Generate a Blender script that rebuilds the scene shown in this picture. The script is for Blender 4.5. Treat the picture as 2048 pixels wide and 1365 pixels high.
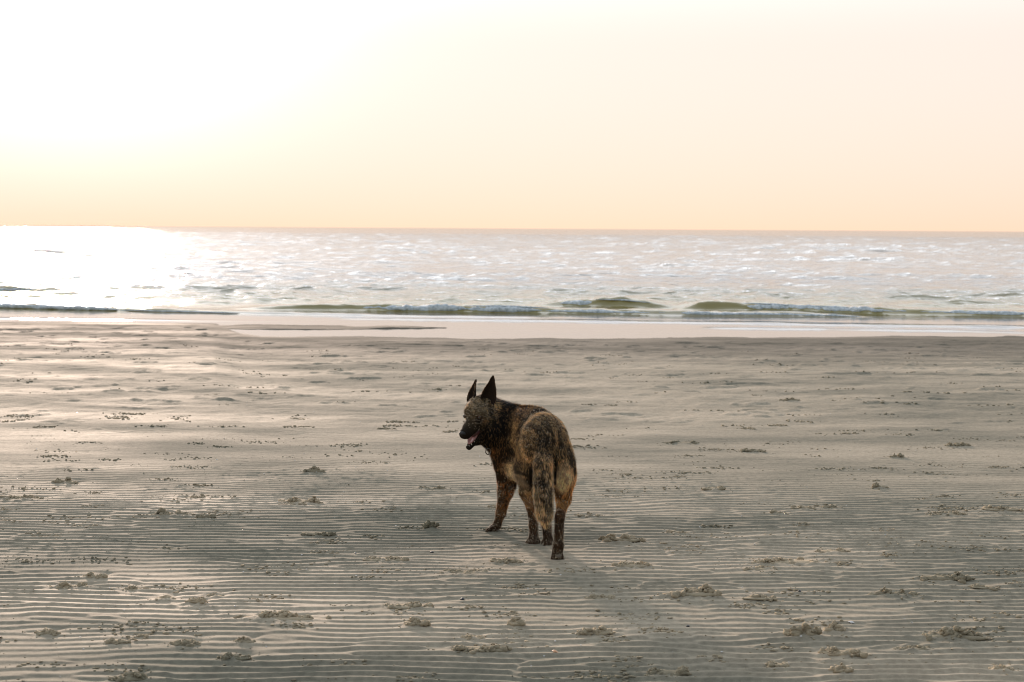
import bpy, math, random
import numpy as np
from mathutils import Vector, Matrix

random.seed(7)
RNG = np.random.default_rng(7)
for o in list(bpy.data.objects):
    bpy.data.objects.remove(o)
SC = bpy.context.scene
COL = SC.collection

# ---------------------------------------------------------------- camera, sky, sun, exposure
CAM_H = 1.4
FPX = 2844.0                       # 50 mm on a 36 mm sensor, in pixels of the 2048 px photograph
PITCH = math.atan(225.5 / FPX)
ROLL = math.radians(0.35)
cam = bpy.data.cameras.new('camera')
cam.lens = 50.0
cam.sensor_width = 36.0
cam.clip_start = 0.1
cam.clip_end = 30000.0
cam_o = bpy.data.objects.new('camera', cam)
COL.objects.link(cam_o)
CAM_R = Matrix.Rotation(math.radians(90) - PITCH, 3, 'X') @ Matrix.Rotation(ROLL, 3, 'Z')
cam_o.matrix_world = Matrix.Translation((0, 0, CAM_H)) @ CAM_R.to_4x4()
cam.dof.use_dof = True
cam.dof.focus_distance = 6.15
cam.dof.aperture_fstop = 6.3
SC.camera = cam_o

SUN_EL = math.radians(11.5)
SUN_AZ = math.radians(-17.5)       # from straight ahead, towards the left
SUN = Vector((math.sin(SUN_AZ) * math.cos(SUN_EL), math.cos(SUN_AZ) * math.cos(SUN_EL), math.sin(SUN_EL)))

world = bpy.data.worlds.new('World')
SC.world = world
world.use_nodes = True
wn, wl = world.node_tree.nodes, world.node_tree.links
wn.clear()


def wnode(t, **kw):
    n = wn.new(t)
    for k, v in kw.items():
        setattr(n, k, v)
    return n


def wmath(op, a, b=None, clamp=False):
    n = wn.new('ShaderNodeMath')
    n.operation = op
    n.use_clamp = clamp
    for i, v in enumerate((a, b)):
        if v is None:
            continue
        if isinstance(v, (int, float)):
            n.inputs[i].default_value = v
        else:
            wl.new(v, n.inputs[i])
    return n.outputs[0]


def wscale(col, fac):
    n = wn.new('ShaderNodeVectorMath')
    n.operation = 'SCALE'
    if isinstance(col, tuple):
        n.inputs[0].default_value = col
    else:
        wl.new(col, n.inputs[0])
    if isinstance(fac, (int, float)):
        n.inputs['Scale'].default_value = fac
    else:
        wl.new(fac, n.inputs['Scale'])
    return n.outputs[0]


def wadd(a, b):
    n = wn.new('ShaderNodeVectorMath')
    n.operation = 'ADD'
    wl.new(a, n.inputs[0])
    wl.new(b, n.inputs[1])
    return n.outputs[0]


sky = wnode('ShaderNodeTexSky', sky_type='NISHITA', sun_disc=False)
sky.sun_elevation = SUN_EL
sky.sun_rotation = SUN_AZ % (2 * math.pi)
sky.air_density = 1.0
sky.dust_density = 2.0
sky.ozone_density = 1.5
tc = wnode('ShaderNodeTexCoord')
sep = wnode('ShaderNodeSeparateXYZ')
wl.new(tc.outputs['Generated'], sep.inputs[0])
dt = wnode('ShaderNodeVectorMath', operation='DOT_PRODUCT')
wl.new(tc.outputs['Generated'], dt.inputs[0])
dt.inputs[1].default_value = SUN
dot = dt.outputs['Value']
dpos = wmath('MAXIMUM', dot, 0.0)
zpos = wmath('MAXIMUM', sep.outputs['Z'], 0.0)
hz = wmath('POWER', 2.718, wmath('MULTIPLY', zpos, -15.0))          # low warm haze layer
ext = wmath('SUBTRACT', 1.0, wmath('MULTIPLY', wmath('POWER', 2.718, wmath('MULTIPLY', zpos, -7.0)), 1.0))
front = wmath('ADD', wmath('MULTIPLY', dot, 0.5), 0.5, clamp=True)  # 1 towards the sun, 0 behind
front2 = wmath('POWER', front, 0.85)
halo = wmath('MULTIPLY', wmath('ADD', wmath('MULTIPLY', wmath('POWER', dpos, 26.0), 0.5), wmath('MULTIPLY', wmath('POWER', dpos, 120.0), 5.0)), ext)
mixn = wnode('ShaderNodeMix', data_type='RGBA')
wl.new(hz, mixn.inputs['Factor'])
mix0 = wnode('ShaderNodeMix', data_type='RGBA')
up = wnode('ShaderNodeMapRange', interpolation_type='SMOOTHSTEP')
up.inputs['From Min'].default_value = 0.12
up.inputs['From Max'].default_value = 0.34
wl.new(sep.outputs['Z'], up.inputs['Value'])
wl.new(up.outputs[0], mix0.inputs['Factor'])
mix0.inputs['A'].default_value = (1.07, 0.948, 0.872, 1)              # bright thin veil
mix0.inputs['B'].default_value = (2.30, 2.36, 2.46, 1)              # paler and cooler overhead
mix1 = wnode('ShaderNodeMix', data_type='RGBA')                     # bluer and darker again towards the zenith
up2 = wnode('ShaderNodeMapRange', interpolation_type='SMOOTHSTEP')
up2.inputs['From Min'].default_value = 0.34
up2.inputs['From Max'].default_value = 0.85
wl.new(sep.outputs['Z'], up2.inputs['Value'])
wl.new(up2.outputs[0], mix1.inputs['Factor'])
wl.new(mix0.outputs['Result'], mix1.inputs['A'])
mix1.inputs['B'].default_value = (0.55, 0.64, 0.74, 1)
wl.new(mix1.outputs['Result'], mixn.inputs['A'])
mixn.inputs['B'].default_value = (1.13, 0.81, 0.59, 1)              # peach towards the horizon
c = wscale(sky.outputs[0], wmath('MULTIPLY', wmath('SUBTRACT', 1.0, front), 0.035))
c = wadd(c, wscale(mixn.outputs['Result'], front2))
c = wadd(c, wscale((0.11, 0.14, 0.165), wmath('SUBTRACT', 1.0, wmath('MULTIPLY', front, 0.97))))
c = wadd(c, wscale((0.46, 0.41, 0.38), halo))
bg = wnode('ShaderNodeBackground')
bg.inputs['Strength'].default_value = 1.0
wl.new(c, bg.inputs['Color'])
wo = wnode('ShaderNodeOutputWorld')
wl.new(bg.outputs[0], wo.inputs['Surface'])

sun = bpy.data.lights.new('sun', 'SUN')
sun.energy = 4.4
sun.color = (1.0, 0.77, 0.62)
sun.angle = math.radians(4.2)
sun_o = bpy.data.objects.new('sun', sun)
COL.objects.link(sun_o)
sun_o.rotation_euler = SUN.to_track_quat('Z', 'Y').to_euler()
sun_o.location = SUN * 50

SC.view_settings.view_transform = 'Standard'
SC.view_settings.look = 'None'
SC.view_settings.gamma = 1
SC.view_settings.exposure = 0.0
SC.view_settings.use_curve_mapping = False
SC.cycles.pixel_filter_type = 'BLACKMAN_HARRIS'
SC.cycles.filter_width = 1.05
SC.cycles.max_bounces = 6
SC.cycles.caustics_reflective = False
SC.cycles.caustics_refractive = False
SC.cycles.sample_clamp_indirect = 6.0


# ---------------------------------------------------------------- measuring: where a pixel of the photograph lies in the place
def ray(px, py):
    return (CAM_R @ Vector((px - 1024.0, -(py - 682.5), -FPX))).normalized()


def P(px, py, D):
    """point seen at px,py whose distance ahead (world y) is D"""
    r = ray(px, py)
    return Vector((0, 0, CAM_H)) + r * (D / r.y)


def G(px, py, z=0.0):
    r = ray(px, py)
    return Vector((0, 0, CAM_H)) + r * ((z - CAM_H) / r.z)


# ---------------------------------------------------------------- helpers
TAB = RNG.random((256, 256)).astype(np.float32) * 2 - 1


def vnoise(x, y, s, ox=0.0):
    x = np.asarray(x, np.float64) / s + ox * 17.13 + 1000
    y = np.asarray(y, np.float64) / s + ox * 5.71 + 1000
    xi = np.floor(x).astype(np.int64)
    yi = np.floor(y).astype(np.int64)
    fx = (x - xi).astype(np.float32)
    fy = (y - yi).astype(np.float32)
    fx = fx * fx * fx * (fx * (fx * 6 - 15) + 10)
    fy = fy * fy * fy * (fy * (fy * 6 - 15) + 10)
    x0, x1, y0, y1 = xi & 255, (xi + 1) & 255, yi & 255, (yi + 1) & 255
    return (TAB[y0, x0] * (1 - fx) + TAB[y0, x1] * fx) * (1 - fy) + (TAB[y1, x0] * (1 - fx) + TAB[y1, x1] * fx) * fy


def fbm(x, y, s, n=4, ox=0.0, g=0.5):
    r, a, t = 0, 1.0, 0
    for i in range(n):
        r = r + a * vnoise(x, y, s / (2.03 ** i), ox + i * 3.3)
        t += a
        a *= g
    return r / t


def sstep(a, b, x):
    t = np.clip((x - a) / (b - a), 0, 1)
    return t * t * (3 - 2 * t)


def tag(o, label=None, cat=None, group=None, kind=None):
    if label:
        o['label'] = label
    if cat:
        o['category'] = cat
    if group:
        o['group'] = group
    if kind:
        o['kind'] = kind
    return o


def mesh_obj(name, V, F, mat, parent=None, smooth=True, loc=None, cols=None):
    """V (n,3), F (m,3) or (m,4) numpy -> one object; loc becomes the origin"""
    V = np.asarray(V, np.float32)
    if loc is not None:
        V = V - np.asarray(loc, np.float32)
    me = bpy.data.meshes.new(name)
    Fs = F if isinstance(F, (list, tuple)) else [F]
    Fs = [np.asarray(f, np.int32) for f in Fs if len(f)]
    nl = sum(f.size for f in Fs)
    nf = sum(len(f) for f in Fs)
    me.vertices.add(len(V))
    me.vertices.foreach_set('co', V.ravel())
    me.loops.add(nl)
    me.loops.foreach_set('vertex_index', np.concatenate([f.ravel() for f in Fs]))
    me.polygons.add(nf)
    tot = np.concatenate([np.full(len(f), f.shape[1], np.int32) for f in Fs])
    st = np.concatenate([[0], np.cumsum(tot)[:-1]]).astype(np.int32)
    me.polygons.foreach_set('loop_start', st)
    me.polygons.foreach_set('loop_total', tot)
    me.update(calc_edges=True)
    me.polygons.foreach_set('use_smooth', np.full(nf, smooth))
    if cols is not None:
        at = me.color_attributes.new('Col', 'FLOAT_COLOR', 'POINT')
        c4 = np.ones((len(V), 4), np.float32)
        c4[:, :3] = cols
        at.data.foreach_set('color', c4.ravel())
    me.materials.append(mat)
    o = bpy.data.objects.new(name, me)
    COL.objects.link(o)
    if loc is not None:
        o.location = loc
    if parent is not None:
        o.parent = parent
        o.matrix_parent_inverse = Matrix.Translation(-parent.location)
    return o


def material(name, color, rough=0.6, spec=0.5):
    m = bpy.data.materials.new(name)
    m.use_nodes = True
    b = m.node_tree.nodes['Principled BSDF']
    b.inputs['Base Color'].default_value = (*color, 1)
    b.inputs['Roughness'].default_value = rough
    b.inputs['Specular IOR Level'].default_value = spec
    return m, m.node_tree.nodes, m.node_tree.links, b


def ramp(nt, lk, src, stops):
    r = nt.new('ShaderNodeValToRGB')
    while len(r.color_ramp.elements) < len(stops):
        r.color_ramp.elements.new(0.5)
    for e, (p, c) in zip(r.color_ramp.elements, stops):
        e.position = p
        e.color = (*c, 1) if len(c) == 3 else c
    lk.new(src, r.inputs[0])
    return r.outputs[0]


def grey(v):
    return (v, v, v)


# ---------------------------------------------------------------- materials of the setting
def sand_material(name, tint=(1, 1, 1), wetness=1.0):
    m, nt, lk, b = material(name, (0.2, 0.18, 0.15))
    geo = nt.new('ShaderNodeNewGeometry')
    mp = nt.new('ShaderNodeMapping')
    mp.inputs['Scale'].default_value = (0.32, 1.0, 1.0)
    lk.new(geo.outputs['Position'], mp.inputs[0])
    n1 = nt.new('ShaderNodeTexNoise')           # large wet and dry patches
    n1.inputs['Scale'].default_value = 1.3
    n1.inputs['Detail'].default_value = 7
    n1.inputs['Roughness'].default_value = 0.62
    lk.new(mp.outputs[0], n1.inputs[0])
    n2 = nt.new('ShaderNodeTexNoise')           # small mottling
    n2.inputs['Scale'].default_value = 38
    n2.inputs['Detail'].default_value = 6
    lk.new(geo.outputs['Position'], n2.inputs[0])
    n3 = nt.new('ShaderNodeTexNoise')           # grains
    n3.inputs['Scale'].default_value = 520
    n3.inputs['Detail'].default_value = 3
    lk.new(geo.outputs['Position'], n3.inputs[0])
    t = tint
    base = ramp(nt, lk, n1.outputs['Fac'], [(0.38, (0.190 * t[0], 0.176 * t[1], 0.132 * t[2])),
                                            (0.62, (0.385 * t[0], 0.324 * t[1], 0.238 * t[2]))])
    mot = ramp(nt, lk, n2.outputs['Fac'], [(0.3, grey(0.80)), (0.7, grey(1.12))])
    gr = ramp(nt, lk, n3.outputs['Fac'], [(0.28, grey(0.62)), (0.5, grey(1.0)), (0.72, grey(1.35))])
    mul = nt.new('ShaderNodeVectorMath')
    mul.operation = 'MULTIPLY'
    lk.new(base, mul.inputs[0])
    lk.new(mot, mul.inputs[1])
    mul2 = nt.new('ShaderNodeVectorMath')
    mul2.operation = 'MULTIPLY'
    lk.new(mul.outputs[0], mul2.inputs[0])
    lk.new(gr, mul2.inputs[1])
    spy = nt.new('ShaderNodeSeparateXYZ')
    lk.new(geo.outputs['Position'], spy.inputs[0])
    wet = nt.new('ShaderNodeMapRange')
    wet.inputs['From Min'].default_value = 15.2
    wet.inputs['From Max'].default_value = 18.2
    wet.inputs['To Min'].default_value = 1.0
    wet.inputs['To Max'].default_value = 0.5
    lk.new(spy.outputs['Y'], wet.inputs['Value'])
    mul3 = nt.new('ShaderNodeVectorMath')
    mul3.operation = 'SCALE'
    lk.new(mul2.outputs[0], mul3.inputs[0])
    lk.new(wet.outputs[0], mul3.inputs['Scale'])
    lk.new(mul3.outputs[0], b.inputs['Base Color'])
    ro = ramp(nt, lk, n1.outputs['Fac'], [(0.36, grey(0.95)), (0.62, grey(0.95 - 0.2 * wetness))])
    lk.new(ro, b.inputs['Roughness'])
    b.inputs['Specular IOR Level'].default_value = 0.10
    bp = nt.new('ShaderNodeBump')
    bp.inputs['Strength'].default_value = 0.55
    bp.inputs['Distance'].default_value = 0.0012
    lk.new(n3.outputs['Fac'], bp.inputs['Height'])
    bp2 = nt.new('ShaderNodeBump')
    bp2.inputs['Strength'].default_value = 0.6
    bp2.inputs['Distance'].default_value = 0.0018
    lk.new(n2.outputs['Fac'], bp2.inputs['Height'])
    lk.new(bp.outputs[0], bp2.inputs['Normal'])
    lk.new(bp2.outputs[0], b.inputs['Normal'])
    return m


M_SAND = sand_material('rippled_sand')
M_CLUMP = sand_material('crumbly_sand', (1.15, 1.10, 1.02), 0.0)

# ---------------------------------------------------------------- lumps of sand measured off the photograph
CLUMPS = [  # px, py (base), width px, height in m, label
    (1610, 1276, 66, .036, 'tall knobbly sand heap in the right foreground, left of a spiky one'),
    (1672, 1266, 36, .034, 'small spiky sand heap beside the tall knobbly heap, just left of the white shell'),
    (1913, 1282, 120, .040, 'widest crumbly sand mound near the right edge of the foreground'),
    (1687, 1316, 90, .024, 'loose sand ridge directly below the tall knobbly heap'),
    (1830, 1303, 84, .014, 'flat crumbly sand scatter below left of the widest mound'),
    (1336, 1352, 84, .030, 'crumbly sand heap cut by the bottom edge, right of centre'),
    (1555, 1336, 40, .018, 'small sand lump near the bottom edge, left of the two low knobs'),
    (1687, 1350, 34, .026, 'little pointed sand knob at the bottom edge below the loose ridge'),
    (2008, 1346, 40, .018, 'small sand knob in the bottom right corner'),
    (1388, 1197, 104, .036, 'long jagged sand clump right of the dog, lowest big one on that side'),
    (1519, 1205, 64, .014, 'low crumbly sand strip just right of the long jagged clump'),
    (1796, 1194, 90, .032, 'dark sided sand clump with a thin tail in the right foreground'),
    (1891, 1164, 100, .032, 'peaked sand clump with a straggling left arm, above the dark sided one'),
    (1975, 1182, 56, .012, 'thin sand crumb strip near the right edge beside the peaked clump'),
    (1570, 1127, 130, .022, 'long flat broken sand crust right of the dog, level with its rear paw'),
    (1523, 1142, 66, .012, 'thin dark sand flake under the long flat crust'),
    (1665, 1107, 66, .018, 'frothy little sand scatter right of the long flat crust'),
    (1245, 1086, 82, .034, 'knobbly sand lump nearest the dog on its right'),
    (1262, 1136, 72, .022, 'smooth humped sand lump right of the rear paw'),
    (1358, 1069, 46, .018, 'wedge shaped sand lump behind the knobbly one right of the dog'),
    (1557, 1030, 30, .018, 'small round sand knob in the right middle ground'),
    (1610, 1020, 46, .014, 'pale crumb cluster right of the small round knob'),
    (1660, 1018, 34, .020, 'dark two lobed sand lump right of the pale crumb cluster'),
    (1763, 979, 28, .030, 'small pointed sand tooth in the right middle ground'),
    (1902, 1030, 66, .020, 'double sand knob far right in the middle ground'),
    (2004, 1024, 80, .022, 'broken sand crust touching the right edge of the middle ground'),
    (1428, 983, 46, .018, 'sand lump pair right of the dog at belly height'),
    (1363, 887, 76, .020, 'dark long twin sand lump right of the dog at head height'),
    (1508, 905, 52, .014, 'flat dark sand flake right of the dark twin lump'),
    (1795, 917, 24, .030, 'small upright grey sand block on the right'),
    (1916, 893, 52, .028, 'smooth rounded dark mound near the right edge'),
    (1583, 796, 34, .026, 'lone dark domed lump in the far right sand'),
    (870, 772, 24, .020, 'small dark lump in the sand left of the ears of the dog'),
    (590, 836, 44, .016, 'thin dark sand lump left of the dog at eye height'),
    (628, 946, 42, .030, 'beaded dark sand lump left of the dog at belly height'),
    (599, 1008, 78, .034, 'looping worm like sand clump left of the dog'),
    (339, 1032, 60, .036, 'solid mound shaped sand lump in the left middle ground'),
    (410, 1038, 40, .014, 'low sand flake right of the solid mound'),
    (380, 996, 60, .014, 'flat crumb strip above right of the solid mound'),
    (130, 968, 50, .030, 'dark stacked sand lump near the left edge'),
    (38, 1000, 90, .024, 'ragged sand crust touching the left edge of the middle ground'),
    (860, 980, 50, .022, 'pale sand lump left of the front paw of the dog, further back'),
    (862, 1060, 20, .026, 'tiny upright sand pebble left of the raised front paw'),
    (636, 1074, 66, .018, 'spreading crumb cluster left of the dog in line with its front paw'),
    (339, 1100, 40, .014, 'small crumb cluster below the solid mound'),
    (186, 1158, 50, .022, 'crumbly sand strip above right of the left foreground heap'),
    (133, 1178, 84, .028, 'broad sand heap in the left foreground'),
    (253, 1182, 50, .018, 'dark sand crust right of the broad left heap'),
    (328, 1202, 44, .016, 'small dark knob pair right of the dark crust'),
    (427, 1194, 50, .012, 'thin streak of crumbs left of centre in the foreground'),
    (390, 1210, 40, .020, 'ragged little sand tuft below the thin streak of crumbs'),
    (547, 1241, 150, .026, 'longest crumbly sand ridge left of centre in the foreground'),
    (489, 1290, 34, .020, 'rounded sand knob right of the grainy streak in the left foreground'),
    (373, 1292, 64, .020, 'grainy sand streak left of the rounded knob'),
    (232, 1290, 50, .014, 'faint crumb strip in the left foreground left of the grainy streak'),
    (89, 1272, 46, .022, 'crusty sand knob near the left edge of the foreground'),
    (472, 1324, 56, .022, 'dark wedge of sand below the rounded knob'),
    (253, 1364, 64, .026, 'sand clump cut by the bottom edge on the left'),
    (815, 1218, 100, .020, 'crumbly sand cluster below left of the dog'),
    (830, 1256, 50, .024, 'two small sand knobs below the crumbly cluster'),
    (1030, 1258, 26, .024, 'small sand knob below the dog, nearly in line with its tail'),
    (1190, 1274, 70, .024, 'spiky sand clump below right of the dog'),
    (1200, 1200, 60, .020, 'sand crumb bow below right of the rear paw'),
    (960, 1306, 110, .024, 'long crumbly sand crest at the bottom centre'),
    (945, 1282, 44, .018, 'small dark sand heap above the long crumbly crest'),
    (1010, 1126, 60, .016, 'kicked up sand heap just behind the front legs of the dog'),
    (925, 1148, 90, .014, 'line of crumbs left of the rear paw of the dog'),
    (770, 1124, 90, .014, 'pale crumb field left of the dog below its front paw'),
]
CL = []
for (px, py, w, h, lab) in CLUMPS:
    g = G(px, py)
    CL.append((g.x, g.y + 0.02, w / 2 * g.y / FPX, h, lab))

# ---------------------------------------------------------------- beach sheet
SEA_Z = -0.15


def shore_y(x, y):
    """distance ahead of the near water line, as a function of bearing (x/y)"""
    b = x / np.maximum(y, 1)
    px = b * FPX + 1024
    ys = np.interp(px, [-3000, 0, 380, 427, 480, 520, 700, 1024, 1348, 1800, 2048, 5000],
                   [22.2, 22.55, 22.45, 22.3, 20.3, 19.75, 19.7, 19.75, 19.9, 20.5, 20.6, 21.0])
    return ys


NW = 30
ang = RNG.normal(0.02, 0.115, NW)
kk = 2 * math.pi / 0.0615 * (1 + RNG.normal(0, 0.105, NW))
pha = RNG.random(NW) * 2 * math.pi


def ripple(x, y):
    wx = x + 0.25 * vnoise(x, y, 1.7, 9)
    wy = y + 0.030 * fbm(x, y * 1.2, 1.1, 3, 4) + 0.011 * vnoise(x, y, 0.26, 6) + 0.003 * vnoise(x, y, 0.09, 7)
    re = np.zeros_like(x)
    im = np.zeros_like(x)
    for a, k, p in zip(ang, kk, pha):
        ph = k * (wy * math.cos(a) + wx * math.sin(a)) + p
        re += np.cos(ph)
        im += np.sin(ph)
    A = np.hypot(re, im) / math.sqrt(NW)
    q = np.arctan2(im, re) / (2 * math.pi) % 1.0       # 0 at the crest; long lee side to the sea, short steep side to the beach
    t = np.where(q < 0.68, 1 - q / 0.68, (q - 0.68) / 0.32)
    prof = 0.35 * t * t * (3 - 2 * t) + 0.65 * t ** 1.2
    return prof * (0.45 + 0.55 * sstep(0.05, 0.40, A)), sstep(0.55, 0.95, prof)


def sand_height(x, y, detail=True):
    d = np.maximum(y, 1)
    far = sstep(6.6, 12.5, y)
    patch = fbm(x * 0.55, y, 1.7, 4, 21)
    amp = 0.0405 / np.maximum(y, 4.3) * (1 - 0.45 * far) * (1 + 0.18 * vnoise(x * .8, y, .7, 77)) * (1 - 0.6 * sstep(0.2, 0.55, patch + 0.5 * sstep(6.0, 9.5, y)))
    amp = amp * (1 - sstep(15.0, 17.5, y))
    rp, crest = ripple(x, y)
    dist = np.zeros_like(x)
    bump = np.zeros_like(x)
    if detail:
        for (cx, cy, w, h, _) in CL:
            r2 = ((x - cx) / (w * 1.15)) ** 2 + ((y - cy) / (w * 0.55 + 0.03)) ** 2
            near = r2 < 6
            if near.any():
                e = np.exp(-r2[near])
                dist[near] = np.maximum(dist[near], e)
                bump[near] += h * 0.28 * e
                bump[near] -= h * 0.40 * np.exp(-(((x[near] - cx - w * .5) / (w * .7)) ** 2 + ((y[near] - cy - .05) / (.035 + .3 * w)) ** 2))
        # trampled sand under and behind the dog
        for (cx, cy, sx, sy) in ((0.06, 6.15, .22, .22), (-0.02, 5.85, .30, .12), (0.10, 5.75, .2, .1), (-0.1, 6.45, .12, .1)):
            e = np.exp(-(((x - cx) / sx) ** 2 + ((y - cy) / sy) ** 2))
            dist = np.maximum(dist, e * 0.75)
    broken = np.clip(dist + 0.8 * sstep(0.22, 0.5, fbm(x, y, 0.55, 3, 33)) * 0.35, 0, 1)
    z = amp * rp * (1 - 0.8 * broken)
    # crumbs riding on the crests and churned ground
    n_f = fbm(x, y, 0.034, 3, 5, 0.6)
    n_m = fbm(x, y, 0.11, 3, 8)
    z = z + crest * sstep(0.0, 0.5, vnoise(x, y, 0.35, 2) + 0.2) * np.maximum(n_f, 0) * 0.0050 * (1 - far)
    z = z + broken * (0.010 * np.maximum(n_f + 0.1, 0) + 0.008 * n_m) * (0.35 + 0.65 * sstep(0.3, 0.9, dist))
    z = z + bump * (1 + 0.6 * n_f)
    z = z + 0.0045 * fbm(x, y * 1.5, 0.9, 3, 12) * (0.3 + 1.3 * far)
    # low soft relief and trodden marks in the far sand
    fz = sstep(8.5, 11.5, y) * (1 - 0.85 * sstep(-1.6, 0.2, y - shore_y(x, y)))
    z = z + fz * (0.007 * fbm(x * .8, y, 0.13, 3, 16, .6) + 0.016 * fbm(x, y * 0.8, 0.55, 4, 15, 0.6) + 0.013 * sstep(0.30, 0.6, fbm(x * .7, y, 0.24, 4, 18, .6)))
    # the slope down into the water
    sy = shore_y(x, y) + 0.18 * fbm(x, y, 0.9, 4, 40)
    z = z - 0.118 * sstep(11.0, 1.0, sy - y) - 0.03 * sstep(0.7, -0.6, sy - y)
    z = z - 0.02 * sstep(-0.2, 1.5, y - sy) - 0.10 * sstep(1.0, 8, y - sy)
    # the thin sand tongue between pool and sea
    px = x / d * FPX + 1024
    wt = np.interp(px, [-4000, 300, 460, 700, 830, 900, 910, 9000], [0.6, 0.6, 0.55, 0.50, 0.25, 0.0, 0, 0])
    yc = np.interp(px, [400, 900], [21.9, 22.05]) + 0.12 * vnoise(x, y * 0, 1.3, 50)
    tong = np.where(wt > 0.01, 1 - ((y - yc) / np.maximum(wt, 0.01)) ** 2, -1) + 0.9 * fbm(x, y, 0.5, 3, 60)
    zt = SEA_Z + 0.010 + 0.012 * fbm(x, y, 0.4, 3, 61)
    z = z + np.where((wt > 0.01) & (y > 20.7), np.maximum(zt - z, 0) * sstep(-0.1, 0.5, tong), 0)
    return z


def fan(rows, core_half, ncore, ext):
    """columns share bearings; rows are distances ahead"""
    u = np.linspace(-core_half, core_half, ncore)
    side = core_half * np.geomspace(1.06, ext / core_half, 26)
    u = np.concatenate([-side[::-1], u, side])
    w = np.maximum(rows, 3.4)
    X = u[None, :] * w[:, None]
    Y = np.repeat(rows[:, None], len(u), 1)
    return X, Y


def grid_faces(nr, nc):
    i = np.arange(nr * nc, dtype=np.int32).reshape(nr, nc)
    return np.stack([i[:-1, :-1], i[:-1, 1:], i[1:, 1:], i[1:, :-1]], -1).reshape(-1, 4)


rows = [-40, -20, -8, -2, 1.5, 2.6, 3.2]
y = 3.6
while y < 24.5:
    rows.append(y)
    y += 0.0064 if y < 6.6 else (0.0064 + (y - 6.6) * 0.0049 if y < 12 else 0.033)
rows += [25.5, 27, 30, 36, 50]
rows = np.array(rows)
X, Y = fan(rows, 0.47, 700, 14.0)
Z = sand_height(X, Y)
beach = mesh_obj('beach', np.stack([X, Y, Z], -1).reshape(-1, 3), grid_faces(*X.shape), M_SAND)
tag(beach, kind='structure')
print('beach tris', X.size * 2)


def ground_z(x, y):
    return float(sand_height(np.array([[x]]), np.array([[y]]))[0, 0])


# ---------------------------------------------------------------- sea
mw, nt, lk, b = material('sea_water', (0.20, 0.18, 0.075), 0.6)
geo = nt.new('ShaderNodeNewGeometry')
mp = nt.new('ShaderNodeMapping')
mp.inputs['Scale'].default_value = (0.6, 1.0, 1.0)
lk.new(geo.outputs['Position'], mp.inputs[0])
w1 = nt.new('ShaderNodeTexNoise')
w1.inputs['Scale'].default_value = 5.0
w1.inputs['Detail'].default_value = 5
lk.new(mp.outputs[0], w1.inputs[0])
sp = nt.new('ShaderNodeSeparateXYZ')
lk.new(geo.outputs['Position'], sp.inputs[0])
mr = nt.new('ShaderNodeMapRange')           # calm on the sheet over the sand, choppy further out
mr.inputs['From Min'].default_value = 25.0
mr.inputs['From Max'].default_value = 32.0
mr.inputs['To Min'].default_value = 0.05
mr.inputs['To Max'].default_value = 1.0
lk.new(sp.outputs['Y'], mr.inputs['Value'])
bp = nt.new('ShaderNodeBump')
bp.inputs['Distance'].default_value = 0.05
lk.new(mr.outputs[0], bp.inputs['Strength'])
lk.new(w1.outputs['Fac'], bp.inputs['Height'])
mr2 = nt.new('ShaderNodeMapRange')          # ripples too fine to build blur the reflection with distance
mr2.inputs['From Min'].default_value = 26.0
mr2.inputs['From Max'].default_value = 260.0
mr2.inputs['To Min'].default_value = 0.05
mr2.inputs['To Max'].default_value = 0.11
lk.new(sp.outputs['Y'], mr2.inputs['Value'])
nt.remove(b)
dfw = nt.new('ShaderNodeBsdfDiffuse')
dfw.inputs['Color'].default_value = (0.44, 0.38, 0.14, 1)
shal = nt.new('ShaderNodeMapRange')           # a hand of clear water shows the pale sand under it
shal.inputs['From Min'].default_value = 24.6
shal.inputs['From Max'].default_value = 42.0
lk.new(sp.outputs['Y'], shal.inputs['Value'])
lk.new(ramp(nt, lk, shal.outputs[0], [(0.0, (0.72, 0.66, 0.60)), (0.08, (0.52, 0.43, 0.15)), (0.30, (0.50, 0.42, 0.16)), (1.0, (0.46, 0.44, 0.40))]), dfw.inputs['Color'])
trw = nt.new('ShaderNodeBsdfTranslucent')
lk.new(ramp(nt, lk, shal.outputs[0], [(0.0, (0.60, 0.50, 0.14)), (0.30, (0.60, 0.50, 0.14)), (1.0, (0.36, 0.34, 0.30))]), trw.inputs['Color'])
mxa = nt.new('ShaderNodeMixShader')
mxa.inputs[0].default_value = 0.5
lk.new(dfw.outputs[0], mxa.inputs[1])
lk.new(trw.outputs[0], mxa.inputs[2])
gl = nt.new('ShaderNodeBsdfAnisotropic')
gl.distribution = 'BECKMANN'
lk.new(mr2.outputs[0], gl.inputs['Roughness'])
lk.new(bp.outputs[0], gl.inputs['Normal'])
fr = nt.new('ShaderNodeFresnel')
fr.inputs['IOR'].default_value = 1.48
lk.new(bp.outputs[0], fr.inputs['Normal'])
mxb = nt.new('ShaderNodeMixShader')
lk.new(fr.outputs[0], mxb.inputs[0])
lk.new(mxa.outputs[0], mxb.inputs[1])
lk.new(gl.outputs[0], mxb.inputs[2])
lk.new(mxb.outputs[0], nt['Material Output'].inputs['Surface'])
M_SEA = mw

NS = 46
sl = np.exp(RNG.uniform(math.log(0.28), math.log(3.2), NS))
sa = RNG.normal(0.0, 0.30, NS) * (1 + 0.6 * (sl < 0.9))
sp_ = RNG.random(NS) * 6.28


def pxline(x, y):
    return x / np.maximum(y, 1) * FPX + 1024


def seg(px, stops):
    return np.interp(px, [s[0] for s in stops], [s[1] for s in stops])


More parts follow.
